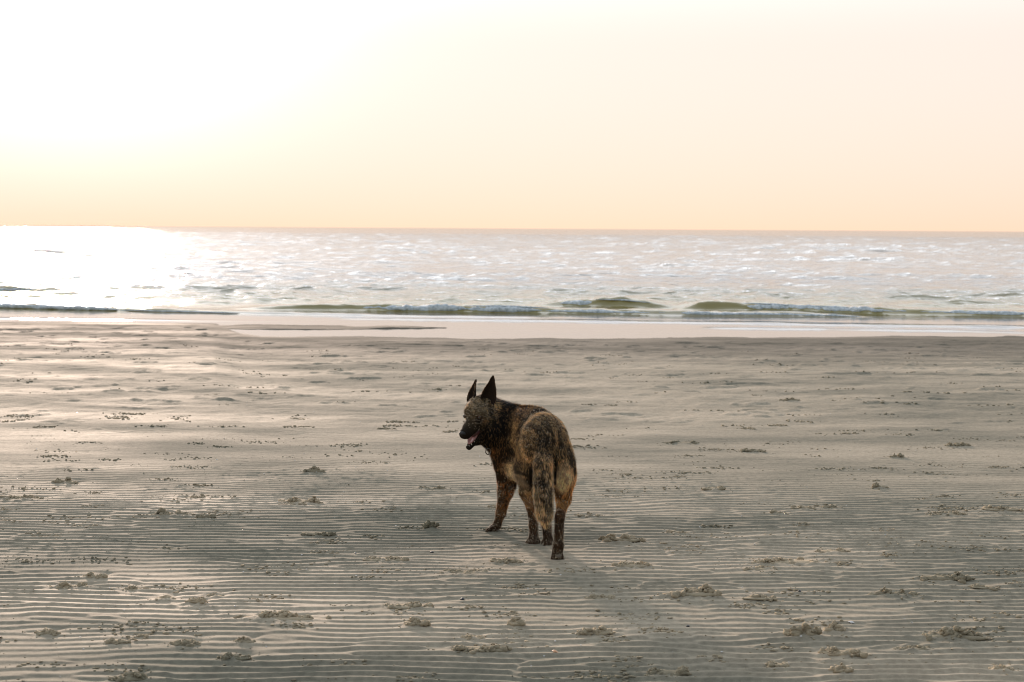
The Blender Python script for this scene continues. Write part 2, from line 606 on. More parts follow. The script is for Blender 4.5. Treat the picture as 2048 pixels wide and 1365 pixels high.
# breakers: (distance stops by bearing px), (height stops), front width, back width
BREAK = [
    ([(300, 26.6), (510, 26.6), (730, 26.7), (1090, 26.3), (1250, 25.9), (1600, 25.6)],
     [(440, 0), (560, .07), (720, .12), (1000, .12), (1090, .10), (1200, .08), (1350, .08), (1600, .06), (1750, 0)], .22, 1.1),
    ([(1050, 28.3), (1330, 27.9)], [(1050, 0), (1100, .10), (1140, .15), (1185, .175), (1240, .17), (1300, .12), (1350, .06), (1400, 0)], .30, 1.6),
    ([(1330, 27.4), (1550, 27.0), (1800, 26.4), (2048, 26.0), (2600, 25.6)],
     [(1340, 0), (1400, .16), (1500, .17), (1600, .13), (1750, .12), (2048, .08), (2400, .05), (2600, 0)], .26, 1.3),
    ([(-500, 33.5), (0, 34.0), (230, 34.6)], [(-600, .02), (-400, .03), (0, .04), (200, .03), (260, 0)], .3, 1.2),
    ([(-500, 30.2), (0, 30.4), (240, 30.6)], [(-600, 0.04), (0, .06), (180, .06), (260, 0)], .25, 1.0),
    ([(-600, 26.6), (0, 26.8), (250, 26.0), (700, 24.9), (1100, 24.6)], [(-700, .06), (0, .08), (250, .06), (400, .035), (1050, .02), (1100, 0)], .14, .7),
    ([(350, 28.6), (460, 28.6)], [(370, 0), (410, .06), (450, .06), (490, 0)], .25, .8),
    # low lines running over the flat sheet
    ([(600, 24.0), (1200, 23.6), (2048, 22.9), (2600, 22.5)], [(640, 0), (760, .022), (1500, .022), (2600, .03)], .10, .4),
    ([(900, 22.8), (1500, 22.2), (2048, 21.7), (2600, 21.2)], [(1380, 0), (1450, .015), (1640, .02), (1660, .008), (1800, .015), (2600, .015)], .08, .3),
    ([(-600, 23.9), (300, 23.4), (700, 23.2)], [(-600, .02), (200, .012), (600, .0)], .08, .3),
]


def sea_height(x, y, cell=None):
    z = np.full_like(x, 0.0)
    zl = np.full_like(x, 0.0)
    k_env = sstep(25.5, 31.0, y)
    grow = 0.35 + 0.65 * sstep(28, 60, y)
    for l, a, p in zip(sl, sa, sp_):
        k = 2 * math.pi / l
        res = 1.0 if cell is None else sstep(l * 0.55, l * 0.28, cell)
        wph = k * (y * math.cos(a) + x * math.sin(a)) + p + 1.5 * vnoise(x, y, l * 2.5, p)
        zb = np.sin(wph) * res
        if l < 1.9:
            z += zb * 0.0092 * l ** 0.8
        else:
            zl += zb * 0.0060 * l ** 0.7
    gust = 0.65 + 0.5 * fbm(x, y * 2, 9, 3, 71)
    z = (z * 0.45 + zl * 0.45) * k_env * grow * gust
    for i, l in enumerate((0.34, 0.62, 1.1, 2.0, 3.8, 7.0)):         # chop: short irregular crests of every size
        res = 1.0 if cell is None else sstep(l * 0.9, l * 0.4, cell)
        if i > 3:
            res = res * sstep(8 * l, 18 * l, y)
        r_ = 1 - np.abs(vnoise(x + .3 * y, y * 1.25, l, 200 + i) * .75 + vnoise(x - .2 * y, y * 1.1, l * .6, 220 + i) * .4)
        z = z + (r_ ** 2 - 0.5) * (0.036 if i < 2 else 0.075) * l ** 0.8 * res * k_env * gust
    z = z + 0.05 * sstep(35, 90, y) * fbm(x * 0.5, y, 8, 2, 81)
    px = pxline(x, y)
    for (ds, hs, fw, bw) in BREAK:
        yc = seg(px, ds) + 0.10 * vnoise(x, y * 0, 1.6, fw * 40) + 0.03 * vnoise(x, y * 0, 0.4, fw * 10)
        hh = np.interp(px, [s[0] for s in hs], [s[1] for s in hs], left=hs[0][1] if hs[0][1] and hs[0][0] < 0 else 0, right=0)
        hh = hh * (1 + 0.30 * vnoise(x, y * 0, 0.9, fw * 30) + 0.30 * fbm(x, y, 0.34, 4, fw * 20, .6))
        t = y - yc
        prof = np.where(t < 0, np.exp(-(t / fw) ** 2 * 1.6), np.exp(-(t / bw) ** 2))
        z = z + hh * prof
    z = z + 0.0012 * fbm(x, y * 3, 0.6, 2, 90) * sstep(19, 22, y)
    return SEA_Z + z


rows = [18.0, 18.6]
y = 19.0
while y < 37:
    rows.append(y)
    y += 0.055
while y < 9000:
    rows.append(y)
    y *= 1.0045 if y < 350 else 1.016
rows = np.array(rows)
X, Y = fan(rows, 0.46, 420, 12.0)
cell = np.repeat(np.maximum(np.gradient(rows), rows * 0.92 / 420)[:, None], X.shape[1], 1)
Z = sea_height(X, Y, cell)
sea = mesh_obj('sea', np.stack([X, Y, Z], -1).reshape(-1, 3), grid_faces(*X.shape), M_SEA)
tag(sea, kind='structure')
print('sea tris', X.size * 2)

# foam: rough rolls of froth on the breaking crests, one mass nobody could count
mf, nt, lk, b = material('foam', (0.72, 0.76, 0.78), 0.75)
geo = nt.new('ShaderNodeNewGeometry')
n1 = nt.new('ShaderNodeTexNoise')
n1.inputs['Scale'].default_value = 22
n1.inputs['Detail'].default_value = 6
lk.new(geo.outputs['Position'], n1.inputs[0])
lk.new(ramp(nt, lk, n1.outputs['Fac'], [(0.3, (0.36, 0.42, 0.44)), (0.62, (0.74, 0.78, 0.80))]), b.inputs['Base Color'])
bp = nt.new('ShaderNodeBump')
bp.inputs['Distance'].default_value = 0.03
lk.new(n1.outputs['Fac'], bp.inputs['Height'])
lk.new(bp.outputs[0], b.inputs['Normal'])
M_FOAM = mf
FV, FF, off = [], [], 0
ROLLS = [  # px from, to, breaker index, radius scale, height share
    (722, 1090, 0, .100, .62), (930, 1095, 0, .028, 1.75), (1190, 1300, 1, .022, 1.7), (1480, 1700, 2, .022, 1.7), (1060, 1720, 0, .045, .6), (1110, 1200, 1, .10, .7), (1460, 1800, 2, .100, .66),
    (1740, 2500, 2, .055, .75), (-600, 240, 5, .055, .8), (-600, 90, 3, .05, .8), (240, 480, 5, .02, .6)]
for (p0, p1, bi, rad, hshare) in ROLLS:
    ds, hs, fw, bw = BREAK[bi]
    n = int((p1 - p0) * 27 / FPX / 0.03)
    px = np.linspace(p0, p1, n)
    yc = seg(px, ds)
    xx = (px - 1024) / FPX * yc
    yc = yc + 0.10 * vnoise(xx, xx * 0, 1.6, fw * 40) + 0.03 * vnoise(xx, xx * 0, 0.4, fw * 10)
    hh = np.interp(px, [s[0] for s in hs], [s[1] for s in hs])
    end = np.minimum(1, np.minimum(px - p0 + 1, p1 - px + 1) / 60.0) ** 0.6
    m = 14
    th = np.linspace(0, 2 * math.pi, m, endpoint=False)
    T, XX = np.meshgrid(th, xx)
    R = rad * end[:, None] * (0.75 + 0.55 * fbm(XX * 1.0, T * 0.12, 0.16, 4, bi * 3 + 1, 0.65) + 0.35 * vnoise(XX, T * 0, 0.7, bi))
    V = np.stack([XX + 0.02 * vnoise(XX, T, .05, 3), yc[:, None] - 0.13 + R * np.cos(T) * 1.35,
                  SEA_Z + (hh * hshare * 0.55)[:, None] + R * np.sin(T)], -1)
    i = np.arange(n * m).reshape(n, m)
    j = np.roll(i, -1, 1)
    FF.append(np.stack([i[:-1], i[1:], j[1:], j[:-1]], -1).reshape(-1, 4) + off)
    FV.append(V.reshape(-1, 3))
    off += n * m
foam = mesh_obj('sea_foam', np.concatenate(FV), np.concatenate(FF), M_FOAM)
tag(foam, 'broken white foam rolling along the small breaking waves', 'foam', kind='stuff')

# ---------------------------------------------------------------- sand clumps, crumbs, shells
import bmesh


def ico(sub):
    bm = bmesh.new()
    bmesh.ops.create_icosphere(bm, subdivisions=sub, radius=1.0)
    V = np.array([v.co[:] for v in bm.verts])
    F = np.array([[v.index for v in f.verts] for f in bm.faces])
    bm.free()
    return V, F


ICO1, ICO2 = ico(1), ico(2)


def lump(base, c, r, rng, rough=0.35):
    V, F = base
    Q, _ = np.linalg.qr(rng.normal(size=(3, 3)))
    if rough < .4:
        Q = np.eye(3)
    n = 1 + rough * fbm(V[:, 0] * 1 + V[:, 2] * .6 + rng.random() * 50, V[:, 1] + V[:, 2] * .8 + rng.random() * 50, 0.8, 3)
    return (V * n[:, None]) @ Q * np.asarray(r) + np.asarray(c), F


for ci, (cx, cy, w, h, lab) in enumerate(CL):
    rng = np.random.default_rng(100 + ci)
    z0 = ground_z(cx, cy)
    Vs, Fs, off = [], [], 0
    n = int(np.clip(40 + w * 900, 50, 160))
    npk = int(rng.integers(2, 5))
    pk = rng.uniform(-.75, .75, npk)
    ph = rng.uniform(.45, 1.0, npk)
    ph[0] = 1.0
    pw = rng.uniform(.12, .32, npk)
    for k in range(n):
        q = rng.integers(npk)
        t = rng.uniform(-1.0, 1.0) if rng.random() < .45 else pk[q] + rng.normal(0, pw[q])
        env = float(np.max(ph * np.exp(-((t - pk) / pw) ** 2))) + .10
        hz_ = rng.random() ** 0.7
        lx = cx + t * w
        ly = cy + rng.normal(0, 0.34) * (w * 0.32 + 0.012) * (1.25 - hz_) + .3 * w * vnoise(t, ci, .6)
        r = (0.0032 + 0.0080 * rng.random() ** 2.2) * (0.7 + h * 14) * (1.15 - 0.45 * hz_)
        lz = z0 - 0.003 + hz_ * max(h * 0.95 * env - r, 0)
        V, F = lump(ICO2 if r > 0.008 else ICO1, (lx, ly, lz), (r * 1.3, r, r * 1.0), rng, 1.1)
        Vs.append(V)
        Fs.append(F + off)
        off += len(V)
    V, F = lump(ICO2, (cx, cy, z0 - h * .12), (w * 1.02, w * .22 + .012, h * .30), rng, 0.35)
    Vs.append(V)
    Fs.append(F + off)
    o = mesh_obj('sand_clump', np.concatenate(Vs), np.concatenate(Fs), M_CLUMP, loc=(cx, cy, z0))
    tag(o, lab, 'sand clump', 'sand clumps scattered over the rippled beach')

# loose crumbs of sand, uncountable
cen = []
for (cx, cy, w, h, _) in CL:
    k = int(14 + 200 * w)
    cen.append(np.stack([RNG.normal(cx, w * 1.0, k), RNG.normal(cy, 0.035 + w * 0.3, k), RNG.random(k) ** 2 * 0.0045 + 0.0018], -1))
k = 1500                                                     # anywhere near
yy = RNG.uniform(3.9, 9.5, k)
xx = RNG.uniform(-0.45, 0.45, k) * yy
cen.append(np.stack([xx, yy, RNG.random(k) ** 3 * 0.003 + 0.0012], -1))
sx, sy = np.meshgrid(np.arange(-1, 1), np.arange(1))
for i in range(130):                                         # little chains of crumbs on the ripples
    y0 = RNG.uniform(4.2, 9.5)
    x0 = RNG.uniform(-0.42, 0.42) * y0
    k = RNG.integers(6, 20)
    cen.append(np.stack([x0 + RNG.normal(0, .07, k), y0 + RNG.normal(0, .016, k), RNG.random(k) ** 2 * 0.004 + 0.0015], -1))
for i in range(230):                                         # low scattered piles of crumbs
    y0 = 4.1 + 6.5 * RNG.random() ** 1.1
    x0 = RNG.uniform(-0.43, 0.43) * y0
    k = RNG.integers(12, 46)
    w_ = RNG.uniform(.025, .09)
    cen.append(np.stack([x0 + RNG.normal(0, w_, k), y0 + RNG.normal(0, .012 + .25 * w_, k), RNG.random(k) ** 1.5 * 0.0075 + 0.003], -1))
for i in range(150):                                         # dark little lumps and flakes in the far sand
    y0 = 8.3 + 9.5 * RNG.random() ** 0.8
    x0 = RNG.uniform(-0.45, 0.45) * y0
    k = RNG.integers(2, 12)
    s = RNG.random() ** 2
    cen.append(np.stack([x0 + RNG.normal(0, .05 + .10 * s, k), y0 + RNG.normal(0, .03, k), RNG.random(k) * 0.006 + 0.003 + .005 * s], -1))
cen = np.concatenate(cen)
cen[:, 2] = np.where(cen[:, 1] < 9.6, cen[:, 2] * .62, cen[:, 2] * .85)
zz = sand_height(cen[:, 0][None, :], cen[:, 1][None, :])[0]
V0, F0 = ICO1
N = len(cen)
sc3 = cen[:, 2][:, None] * RNG.uniform(0.7, 1.5, (N, 3)) * np.array([1.3, 1.0, 0.6])
VV = V0[None] * (1 + 0.28 * RNG.normal(size=(N, len(V0), 1))) * sc3[:, None] + np.stack([cen[:, 0], cen[:, 1], zz + sc3[:, 2] * 0.35], -1)[:, None]
crumbs = mesh_obj('sand_crumbs', VV.reshape(-1, 3), (F0[None] + (np.arange(N) * len(V0))[:, None, None]).reshape(-1, 3), M_CLUMP)
tag(crumbs, 'loose crumbs of wet sand strewn over the ripples', 'sand crumbs', kind='stuff')
print('crumbs', N)

m_shell, nt, lk, b = material('shell_white', (0.72, 0.70, 0.68), 0.25)
m_peb, nt, lk, b = material('dark_pebble', (0.03, 0.03, 0.032), 0.4)
m_ora, nt, lk, b = material('shell_orange', (0.62, 0.33, 0.17), 0.4)


def shell(name, px, py, w, mat, label, cat, tilt=0.5):
    g = G(px, py)
    z0 = ground_z(g.x, g.y)
    nu, nv = 15, 9
    U, Vv = np.meshgrid(np.linspace(-1.15, 1.15, nu), np.linspace(0, 1, nv))
    rr = Vv * w * (1 + 0.03 * np.cos(U * 26))
    Xs = rr * np.sin(U)
    Ys = rr * np.cos(U) - w * 0.5
    Zs = w * 0.42 * (1 - (2 * Vv - 0.9) ** 2) * np.cos(U * 0.9) * (1 + 0.05 * np.cos(U * 26))
    pts = np.stack([Xs, Ys, Zs], -1).reshape(-1, 3)
    low = pts.copy()
    low[:, 2] -= 0.0012
    F = grid_faces(nv, nu)
    n = len(pts)
    F = np.concatenate([F, F[:, ::-1] + n])
    R = np.array((Matrix.Rotation(tilt, 3, 'X') @ Matrix.Rotation(random.uniform(-1, 1), 3, 'Z')))
    A = np.concatenate([pts, low]) @ R.T + np.array([g.x, g.y, z0 + w * 0.12])
    o = mesh_obj(name, A, F, mat, loc=(g.x, g.y, z0))
    return tag(o, label, cat)


shell('seashell', 1703, 1247, 0.013, m_shell, 'small pale white seashell lying on the ripples above the spiky sand heap', 'shell')
shell('seashell', 1110, 1309, 0.016, m_ora, 'flat orange brown shell fragment in the bottom centre of the sand', 'shell', 0.2)
for (px, py, r, lab) in ((925, 1201, .0075, 'black pebble on the sand below left of the rear paw of the dog'),
                         (864, 1107, .0070, 'black pebble left of the dog, level with its rear legs'),
                         (1599, 1186, .0060, 'small dark pebble on smooth ripples right of the long jagged clump'),
                         (1376, 1254, .0055, 'tiny dark pebble in the foreground left of the tall knobbly heap')):
    g = G(px, py)
    z0 = ground_z(g.x, g.y)
    V, F = lump(ICO2, (g.x, g.y, z0 + r * .4), (r * 1.2, r, r * .7), np.random.default_rng(int(px)), 0.25)
    tag(mesh_obj('pebble', V, F, m_peb, loc=(g.x, g.y, z0)), lab, 'pebble')

k = 420                                                      # bright grit of broken shell
yy = 4.1 + 9 * RNG.random(k) ** 1.2
xx = RNG.uniform(-0.45, 0.30, k) * yy
ss = 0.0010 + 0.0022 * RNG.random(k) ** 2
zz = sand_height(xx[None], yy[None])[0]
VV = V0[None] * (1 + 0.3 * RNG.normal(size=(k, len(V0), 1))) * (ss[:, None] * np.array([1.3, 1, .7]))[:, None] + np.stack([xx, yy, zz + ss * .6], -1)[:, None]
grit = mesh_obj('shell_grit', VV.reshape(-1, 3), (F0[None] + (np.arange(k) * len(V0))[:, None, None]).reshape(-1, 3), m_shell, smooth=False)
tag(grit, 'bright specks of broken shell glinting in the sand', 'shell grit', kind='stuff')

#DOG#
# ---------------------------------------------------------------- the dog
HEAD_DIR = Vector((-0.30, 0.954, 0.0)).normalized()          # the way the body walks
LEFT = Vector((-HEAD_DIR.y, HEAD_DIR.x, 0.0))
UP = Vector((0, 0, 1))
ya, pa = math.radians(32), math.radians(22)
HF = Vector((-math.sin(ya) * math.cos(pa), -math.cos(ya) * math.cos(pa), -math.sin(pa)))   # muzzle
HL = Vector((math.cos(ya), -math.sin(ya), 0.0))
HU = HF.cross(HL)
HO = P(946, 831, 6.42)                                        # between the eyes


def H(f, l, u):
    return HO + HF * f + HL * l + HU * u


prims = []     # kind, data, k, comb direction, fur length, colour (dark, light, share of light hairs)


def cone(a, b, ra, rb, k, comb, fl, col, flat=None):
    prims.append(('c', np.array(a), np.array(b), ra, rb, k, np.array(comb), fl, col, flat))


def ell(c, axes, radii, k, comb, fl, col):
    prims.append(('e', np.array(c), np.array([list(a) for a in axes]), np.array(radii), None, k, np.array(comb), fl, col, None))


BODY = [HEAD_DIR, LEFT, UP]
back = (-HEAD_DIR * 0.9 - UP * 0.35)
down = -UP * 1.0 + -HEAD_DIR * 0.25
#            root colour          tip colour           share of light hairs
C_BLACK = ((.010, .007, .005), (.24, .155, .08), .08)
C_NECK = ((.010, .007, .005), (.22, .14, .07), .07)
C_SABLE = ((.028, .019, .011), (.46, .34, .20), .36)
C_TAIL = ((.055, .040, .024), (.55, .43, .28), .50)
C_CREAM = ((.40, .33, .25), (.60, .54, .44), .9)
C_RUST = ((.10, .050, .021), (.60, .33, .14), .62)
C_DARKLEG = ((.022, .013, .007), (.26, .13, .055), .22)
C_FORE = ((.035, .019, .009), (.40, .21, .085), .36)
C_FLANK = ((.070, .050, .032), (.55, .44, .30), .55)
C_FACE = ((.034, .024, .014), (.42, .31, .17), .36)
C_CHEEK = ((.045, .032, .018), (.62, .47, .28), .55)
C_MUZ = ((.012, .009, .007), (.14, .10, .06), .22)

# trunk
ell(P(1042, 889, 6.50), BODY, (.165, .096, .142), .03, back, .020, C_BLACK)                # chest
ell(P(1068, 873, 6.30), BODY, (.19, .092, .112), .05, back, .020, C_SABLE)                 # loin
ell(P(1089, 884, 6.10), BODY, (.135, .096, .122), .05, back, .020, C_SABLE)                # rump
cone(P(1038, 838, 6.46), P(1075, 845, 6.22), .055, .06, .05, back, .020, C_BLACK)          # withers and spine
cone(P(1028, 935, 6.46), P(1052, 945, 6.25), .055, .04, .05, back, .022, C_FLANK)          # brisket to belly
# neck
cone(H(-.105, 0, -.030), P(1013, 852, 6.50), .070, .088, .04, (.5, .3, -.6), .028, C_NECK)
cone(P(1013, 852, 6.50), P(1038, 878, 6.50), .090, .120, .05, (.4, .1, -.8), .028, C_NECK)
cone(P(992, 866, 6.46), P(1014, 925, 6.48), .052, .054, .04, (.1, .0, -1), .026, C_NECK)    # throat to breast
# shoulder and left front leg
cone(P(1010, 900, 6.46), P(1014, 958, 6.48), .056, .042, .03, down, .016, C_FORE)
cone(P(1014, 958, 6.48), P(1012, 982, 6.50), .042, .034, .02, down, .012, C_FORE)
cone(P(1022, 962, 6.46), P(1026, 976, 6.44), .024, .014, .015, down, .010, C_DARKLEG)      # elbow
cone(P(1011, 982, 6.50), P(1002, 1026, 6.52), .034, .021, .02, down, .010, C_FORE)
cone(P(1002, 1026, 6.52), P(994, 1051, 6.52), .021, .017, .015, down, .009, C_FORE)
cone(P(994, 1051, 6.52), P(985, 1058, 6.50), .018, .018, .012, (-1, 0, -.4), .007, C_DARKLEG)
for i, (dx, dy) in enumerate(((-6, 0.02), (-8, 0.005), (-7, -0.012), (-4, -0.024))):        # toes
    cone(P(984, 1058, 6.50 + dy), P(977 + dx * .4, 1063 - i * .8, 6.49 + dy), .0105, .0085, .005, (-1, 0, -.3), .005, C_DARKLEG)
# right front leg, planted under the body
cone(P(1062, 930, 6.42), P(1072, 985, 6.38), .050, .036, .03, down, .014, C_DARKLEG)
cone(P(1072, 985, 6.38), P(1093, 1050, 6.28), .034, .019, .02, down, .010, C_DARKLEG)
cone(P(1093, 1050, 6.28), P(1096, 1078, 6.24), .020, .021, .012, down, .008, C_DARKLEG)
for dx, dy in ((-11, .0), (-5, -.018), (3, -.020), (10, -.004)):
    cone(P(1096 + dx * .5, 1082, 6.24), P(1096 + dx, 1092, 6.225 + dy), .0145, .0125, .005, down, .005, C_DARKLEG)
# left hind leg
ell(P(1058, 922, 6.20), BODY, (.095, .048, .115), .04, down, .020, C_SABLE)
cone(P(1052, 940, 6.24), P(1054, 985, 6.28), .042, .031, .03, down, .016, C_FLANK)
cone(P(1054, 985, 6.28), P(1063, 1018, 6.22), .031, .0195, .02, down, .011, C_RUST)
cone(P(1063, 1018, 6.22), P(1067, 1050, 6.24), .0195, .0185, .012, down, .009, C_DARKLEG)
cone(P(1067, 1050, 6.24), P(1067, 1078, 6.26), .0185, .0200, .012, down, .008, C_DARKLEG)
for dx, dy in ((-11, .0), (-5, -.018), (3, -.020), (10, -.004)):
    cone(P(1067 + dx * .5, 1080, 6.26), P(1067 + dx, 1087, 6.25 + dy), .0145, .0125, .005, down, .005, C_DARKLEG)
# right hind leg, nearest
ell(P(1125, 938, 6.06), BODY, (.090, .051, .105), .05, down, .020, C_SABLE)
cone(P(1127, 955, 6.05), P(1127, 998, 6.08), .046, .030, .03, down, .018, C_RUST)
cone(P(1127, 998, 6.08), P(1121, 1030, 5.99), .030, .0180, .02, down, .010, C_RUST)
cone(P(1120, 1031, 5.98), P(1119, 1038, 5.965), .021, .0195, .01, down, .007, C_DARKLEG)   # hock
cone(P(1119, 1038, 5.97), P(1117, 1092, 5.95), .0195, .0205, .010, down, .008, C_DARKLEG)
cone(P(1116, 1095, 5.95), P(1114, 1112, 5.95), .0220, .0230, .012, down, .007, C_DARKLEG)
for dx, dy in ((-9, .012), (-4, .024), (4, .024), (9, .010)):
    cone(P(1115 + dx * .5, 1112, 5.955), P(1115 + dx, 1122, 5.935 + dy), .0155, .0130, .005, down, .005, C_DARKLEG)
# tail
tl = (.02, -.15, -1)
cone(P(1090, 888, 6.03), P(1086, 930, 5.940), .034, .037, .018, tl, .022, C_SABLE)
cone(P(1086, 930, 5.940), P(1087, 990, 5.92), .037, .037, .008, tl, .026, C_TAIL)
cone(P(1087, 990, 5.93), P(1089, 1028, 5.925), .037, .032, .008, tl, .028, C_TAIL)
cone(P(1089, 1028, 5.925), P(1092, 1048, 5.905), .033, .014, .008, tl, .026, C_TAIL)
# head
HA = [HF, HL, HU]
hb = -HF * 1.0
ell(H(-.062, 0, .000), HA, (.085, .060, .060), .02, hb, .008, C_FACE)                       # skull
cone(H(-.040, -.034, -.030), H(-.085, -.040, -.045), .034, .038, .02, hb - HU * .4, .014, C_CHEEK)
cone(H(-.040, .034, -.030), H(-.085, .040, -.045), .034, .042, .02, hb - HU * .4, .016, C_CHEEK)
cone(H(-.010, 0, -.024), H(.050, 0, -.036), .036, .0265, .02, hb, .005, C_FACE)             # muzzle
cone(H(.045, 0, -.038), H(.094, 0, -.044), .0275, .0235, .015, hb, .004, C_MUZ)
cone(H(.030, -.012, -.050), H(.088, -.010, -.056), .020, .015, .01, hb, .004, C_MUZ)        # lips
cone(H(.030, .012, -.050), H(.088, .010, -.056), .020, .015, .01, hb, .004, C_MUZ)
for sgn in (-1, 1):
    cone(H(-.004, sgn * .030, .012), H(-.03, sgn * .042, .010), .015, .014, .015, hb, .006, C_CHEEK)   # brow
cone(H(-.050, -.022, -.076), H(.030, -.013, -.110), .028, .0125, .012, hb, .008, C_MUZ)      # lower jaw
cone(H(-.050, .022, -.076), H(.030, .013, -.110), .028, .0125, .012, hb, .008, C_MUZ)
cone(H(.030, -.012, -.111), H(.084, -.006, -.119), .0115, .0085, .01, hb, .004, C_MUZ)
cone(H(.030, .012, -.111), H(.084, .006, -.119), .0115, .0085, .01, hb, .004, C_MUZ)
cone(H(.020, 0, -.121), H(.082, 0, -.124), .013, .009, .01, hb, .005, C_MUZ)
cone(H(-.06, 0, -.095), H(.020, 0, -.124), .036, .017, .02, hb - HU * .3, .012, C_MUZ)       # jaw floor
cone(H(-.08, 0, -.050), P(985, 872, 6.46), .060, .060, .03, (.4, .2, -.8), .024, C_NECK)
carve = [(H(.012, .0405, -.004), .0140), (H(.012, -.0405, -.004), .0140), (H(.118, .009, -.043), .005), (H(.118, -.009, -.043), .005)]


def prim_dist(p, X, Y, Z):
    if p[0] == 'c':
        a, b_, ra, rb = p[1], p[2], p[3], p[4]
        ba = b_ - a
        dx, dy, dz = X - a[0], Y - a[1], Z - a[2]
        t = np.clip((dx * ba[0] + dy * ba[1] + dz * ba[2]) / max(ba @ ba, 1e-9), 0, 1)
        return np.sqrt((dx - t * ba[0]) ** 2 + (dy - t * ba[1]) ** 2 + (dz - t * ba[2]) ** 2) - (ra + (rb - ra) * t)
    c_, A, r = p[1], p[2], p[3]
    dx, dy, dz = X - c_[0], Y - c_[1], Z - c_[2]
    q = [(dx * A[i][0] + dy * A[i][1] + dz * A[i][2]) / r[i] for i in range(3)]
    k0 = np.sqrt(q[0] ** 2 + q[1] ** 2 + q[2] ** 2) + 1e-9
    k1 = np.sqrt((q[0] / r[0]) ** 2 + (q[1] / r[1]) ** 2 + (q[2] / r[2]) ** 2) + 1e-9
    return k0 * (k0 - 1) / k1


GH = 0.0042
LO = np.array([-0.30, 5.82, -0.02])
HI = np.array([0.36, 6.76, 0.74])
NN = np.ceil((HI - LO) / GH).astype(int)
ax_ = [LO[i] + GH * np.arange(NN[i]) for i in range(3)]
Fd = np.full(NN, 1.0, np.float32)
for p in prims:
    if p[0] == 'c':
        lo = np.minimum(p[1] - p[3], p[2] - p[4])
        hi = np.maximum(p[1] + p[3], p[2] + p[4])
    else:
        e = np.sqrt(((p[2] * p[3][:, None]) ** 2).sum(0))
        lo, hi = p[1] - e, p[1] + e
    m = 0.055
    i0 = np.clip(((lo - m - LO) / GH).astype(int), 0, NN)
    i1 = np.clip(((hi + m - LO) / GH).astype(int) + 1, 0, NN)
    X, Y, Z = np.meshgrid(*[ax_[i][i0[i]:i1[i]].astype(np.float32) for i in range(3)], indexing='ij')
    d = prim_dist(p, X, Y, Z).astype(np.float32)
    sub = Fd[i0[0]:i1[0], i0[1]:i1[1], i0[2]:i1[2]]
    k = p[5]
    h = np.clip(0.5 + 0.5 * (sub - d) / k, 0, 1)
    Fd[i0[0]:i1[0], i0[1]:i1[1], i0[2]:i1[2]] = np.where(np.abs(sub - d) < k, sub * (1 - h) + d * h - k * h * (1 - h), np.minimum(sub, d))
for c_, r in carve:
    c_ = np.array(c_)
    i0 = ((c_ - r - .02 - LO) / GH).astype(int)
    i1 = ((c_ + r + .02 - LO) / GH).astype(int)
    X, Y, Z = np.meshgrid(*[ax_[i][i0[i]:i1[i]] for i in range(3)], indexing='ij')
    d = np.sqrt((X - c_[0]) ** 2 + (Y - c_[1]) ** 2 + (Z - c_[2]) ** 2) - r
    sub = Fd[i0[0]:i1[0], i0[1]:i1[1], i0[2]:i1[2]]
    Fd[i0[0]:i1[0], i0[1]:i1[1], i0[2]:i1[2]] = np.maximum(sub, -d)


def surface_nets(F, lo, h):
    ins = F < 0
    n = np.array(F.shape)
    cnt = np.zeros(n - 1, np.int8)
    for a in (0, 1):
        for b_ in (0, 1):
            for c_ in (0, 1):
                cnt += ins[a:n[0] - 1 + a, b_:n[1] - 1 + b_, c_:n[2] - 1 + c_]
    act = (cnt > 0) & (cnt < 8)
    idx = np.argwhere(act)
    ids = np.full(act.shape, -1, np.int64)
    ids[act] = np.arange(len(idx))
    acc = np.zeros((len(idx), 3))
    num = np.zeros(len(idx))
    corners = [(a, b_, c_) for a in (0, 1) for b_ in (0, 1) for c_ in (0, 1)]
    val = {c_: F[idx[:, 0] + c_[0], idx[:, 1] + c_[1], idx[:, 2] + c_[2]] for c_ in corners}
    for c_ in corners:
        for ax in range(3):
            if c_[ax] == 0:
                d = list(c_)
                d[ax] = 1
                f0, f1 = val[c_], val[tuple(d)]
                m = (f0 < 0) != (f1 < 0)
                t = np.where(m, f0 / np.where(m, f0 - f1, 1), 0)
                pt = np.array(c_, float)[None, :].repeat(len(idx), 0)
                pt[:, ax] += t
                acc[m] += pt[m]
                num[m] += 1
    V = (idx + acc / num[:, None]) * h + lo
    faces = []
    for ax in range(3):
        u, v = (ax + 1) % 3, (ax + 2) % 3
        s0 = [slice(1, -1)] * 3
        s1 = [slice(1, -1)] * 3
        s0[ax] = slice(0, -1)
        s1[ax] = slice(1, None)
        A, B = ins[tuple(s0)], ins[tuple(s1)]
        e = np.argwhere(A != B)
        flip = A[tuple(e.T)]
        off = np.array([1, 1, 1])
        off[ax] = 0
        e = e + off
        du = np.zeros(3, int)
        dv = np.zeros(3, int)
        du[u] = 1
        dv[v] = 1
        q = [ids[tuple((e - du - dv).T)], ids[tuple((e - dv).T)], ids[tuple(e.T)], ids[tuple((e - du).T)]]
        q = np.stack(q, -1)
        q[~flip] = q[~flip][:, ::-1]
        faces.append(q)
    return V, np.concatenate(faces)


DV, DF = surface_nets(Fd, LO, GH)


def vnormals(V, F):
    n = np.cross(V[F[:, 2]] - V[F[:, 0]], V[F[:, 3]] - V[F[:, 1]])
    N_ = np.zeros_like(V)
    for i in range(4):
        np.add.at(N_, F[:, i], n)
    return N_ / np.maximum(np.linalg.norm(N_, axis=1, keepdims=True), 1e-12)


DN = vnormals(DV, DF)
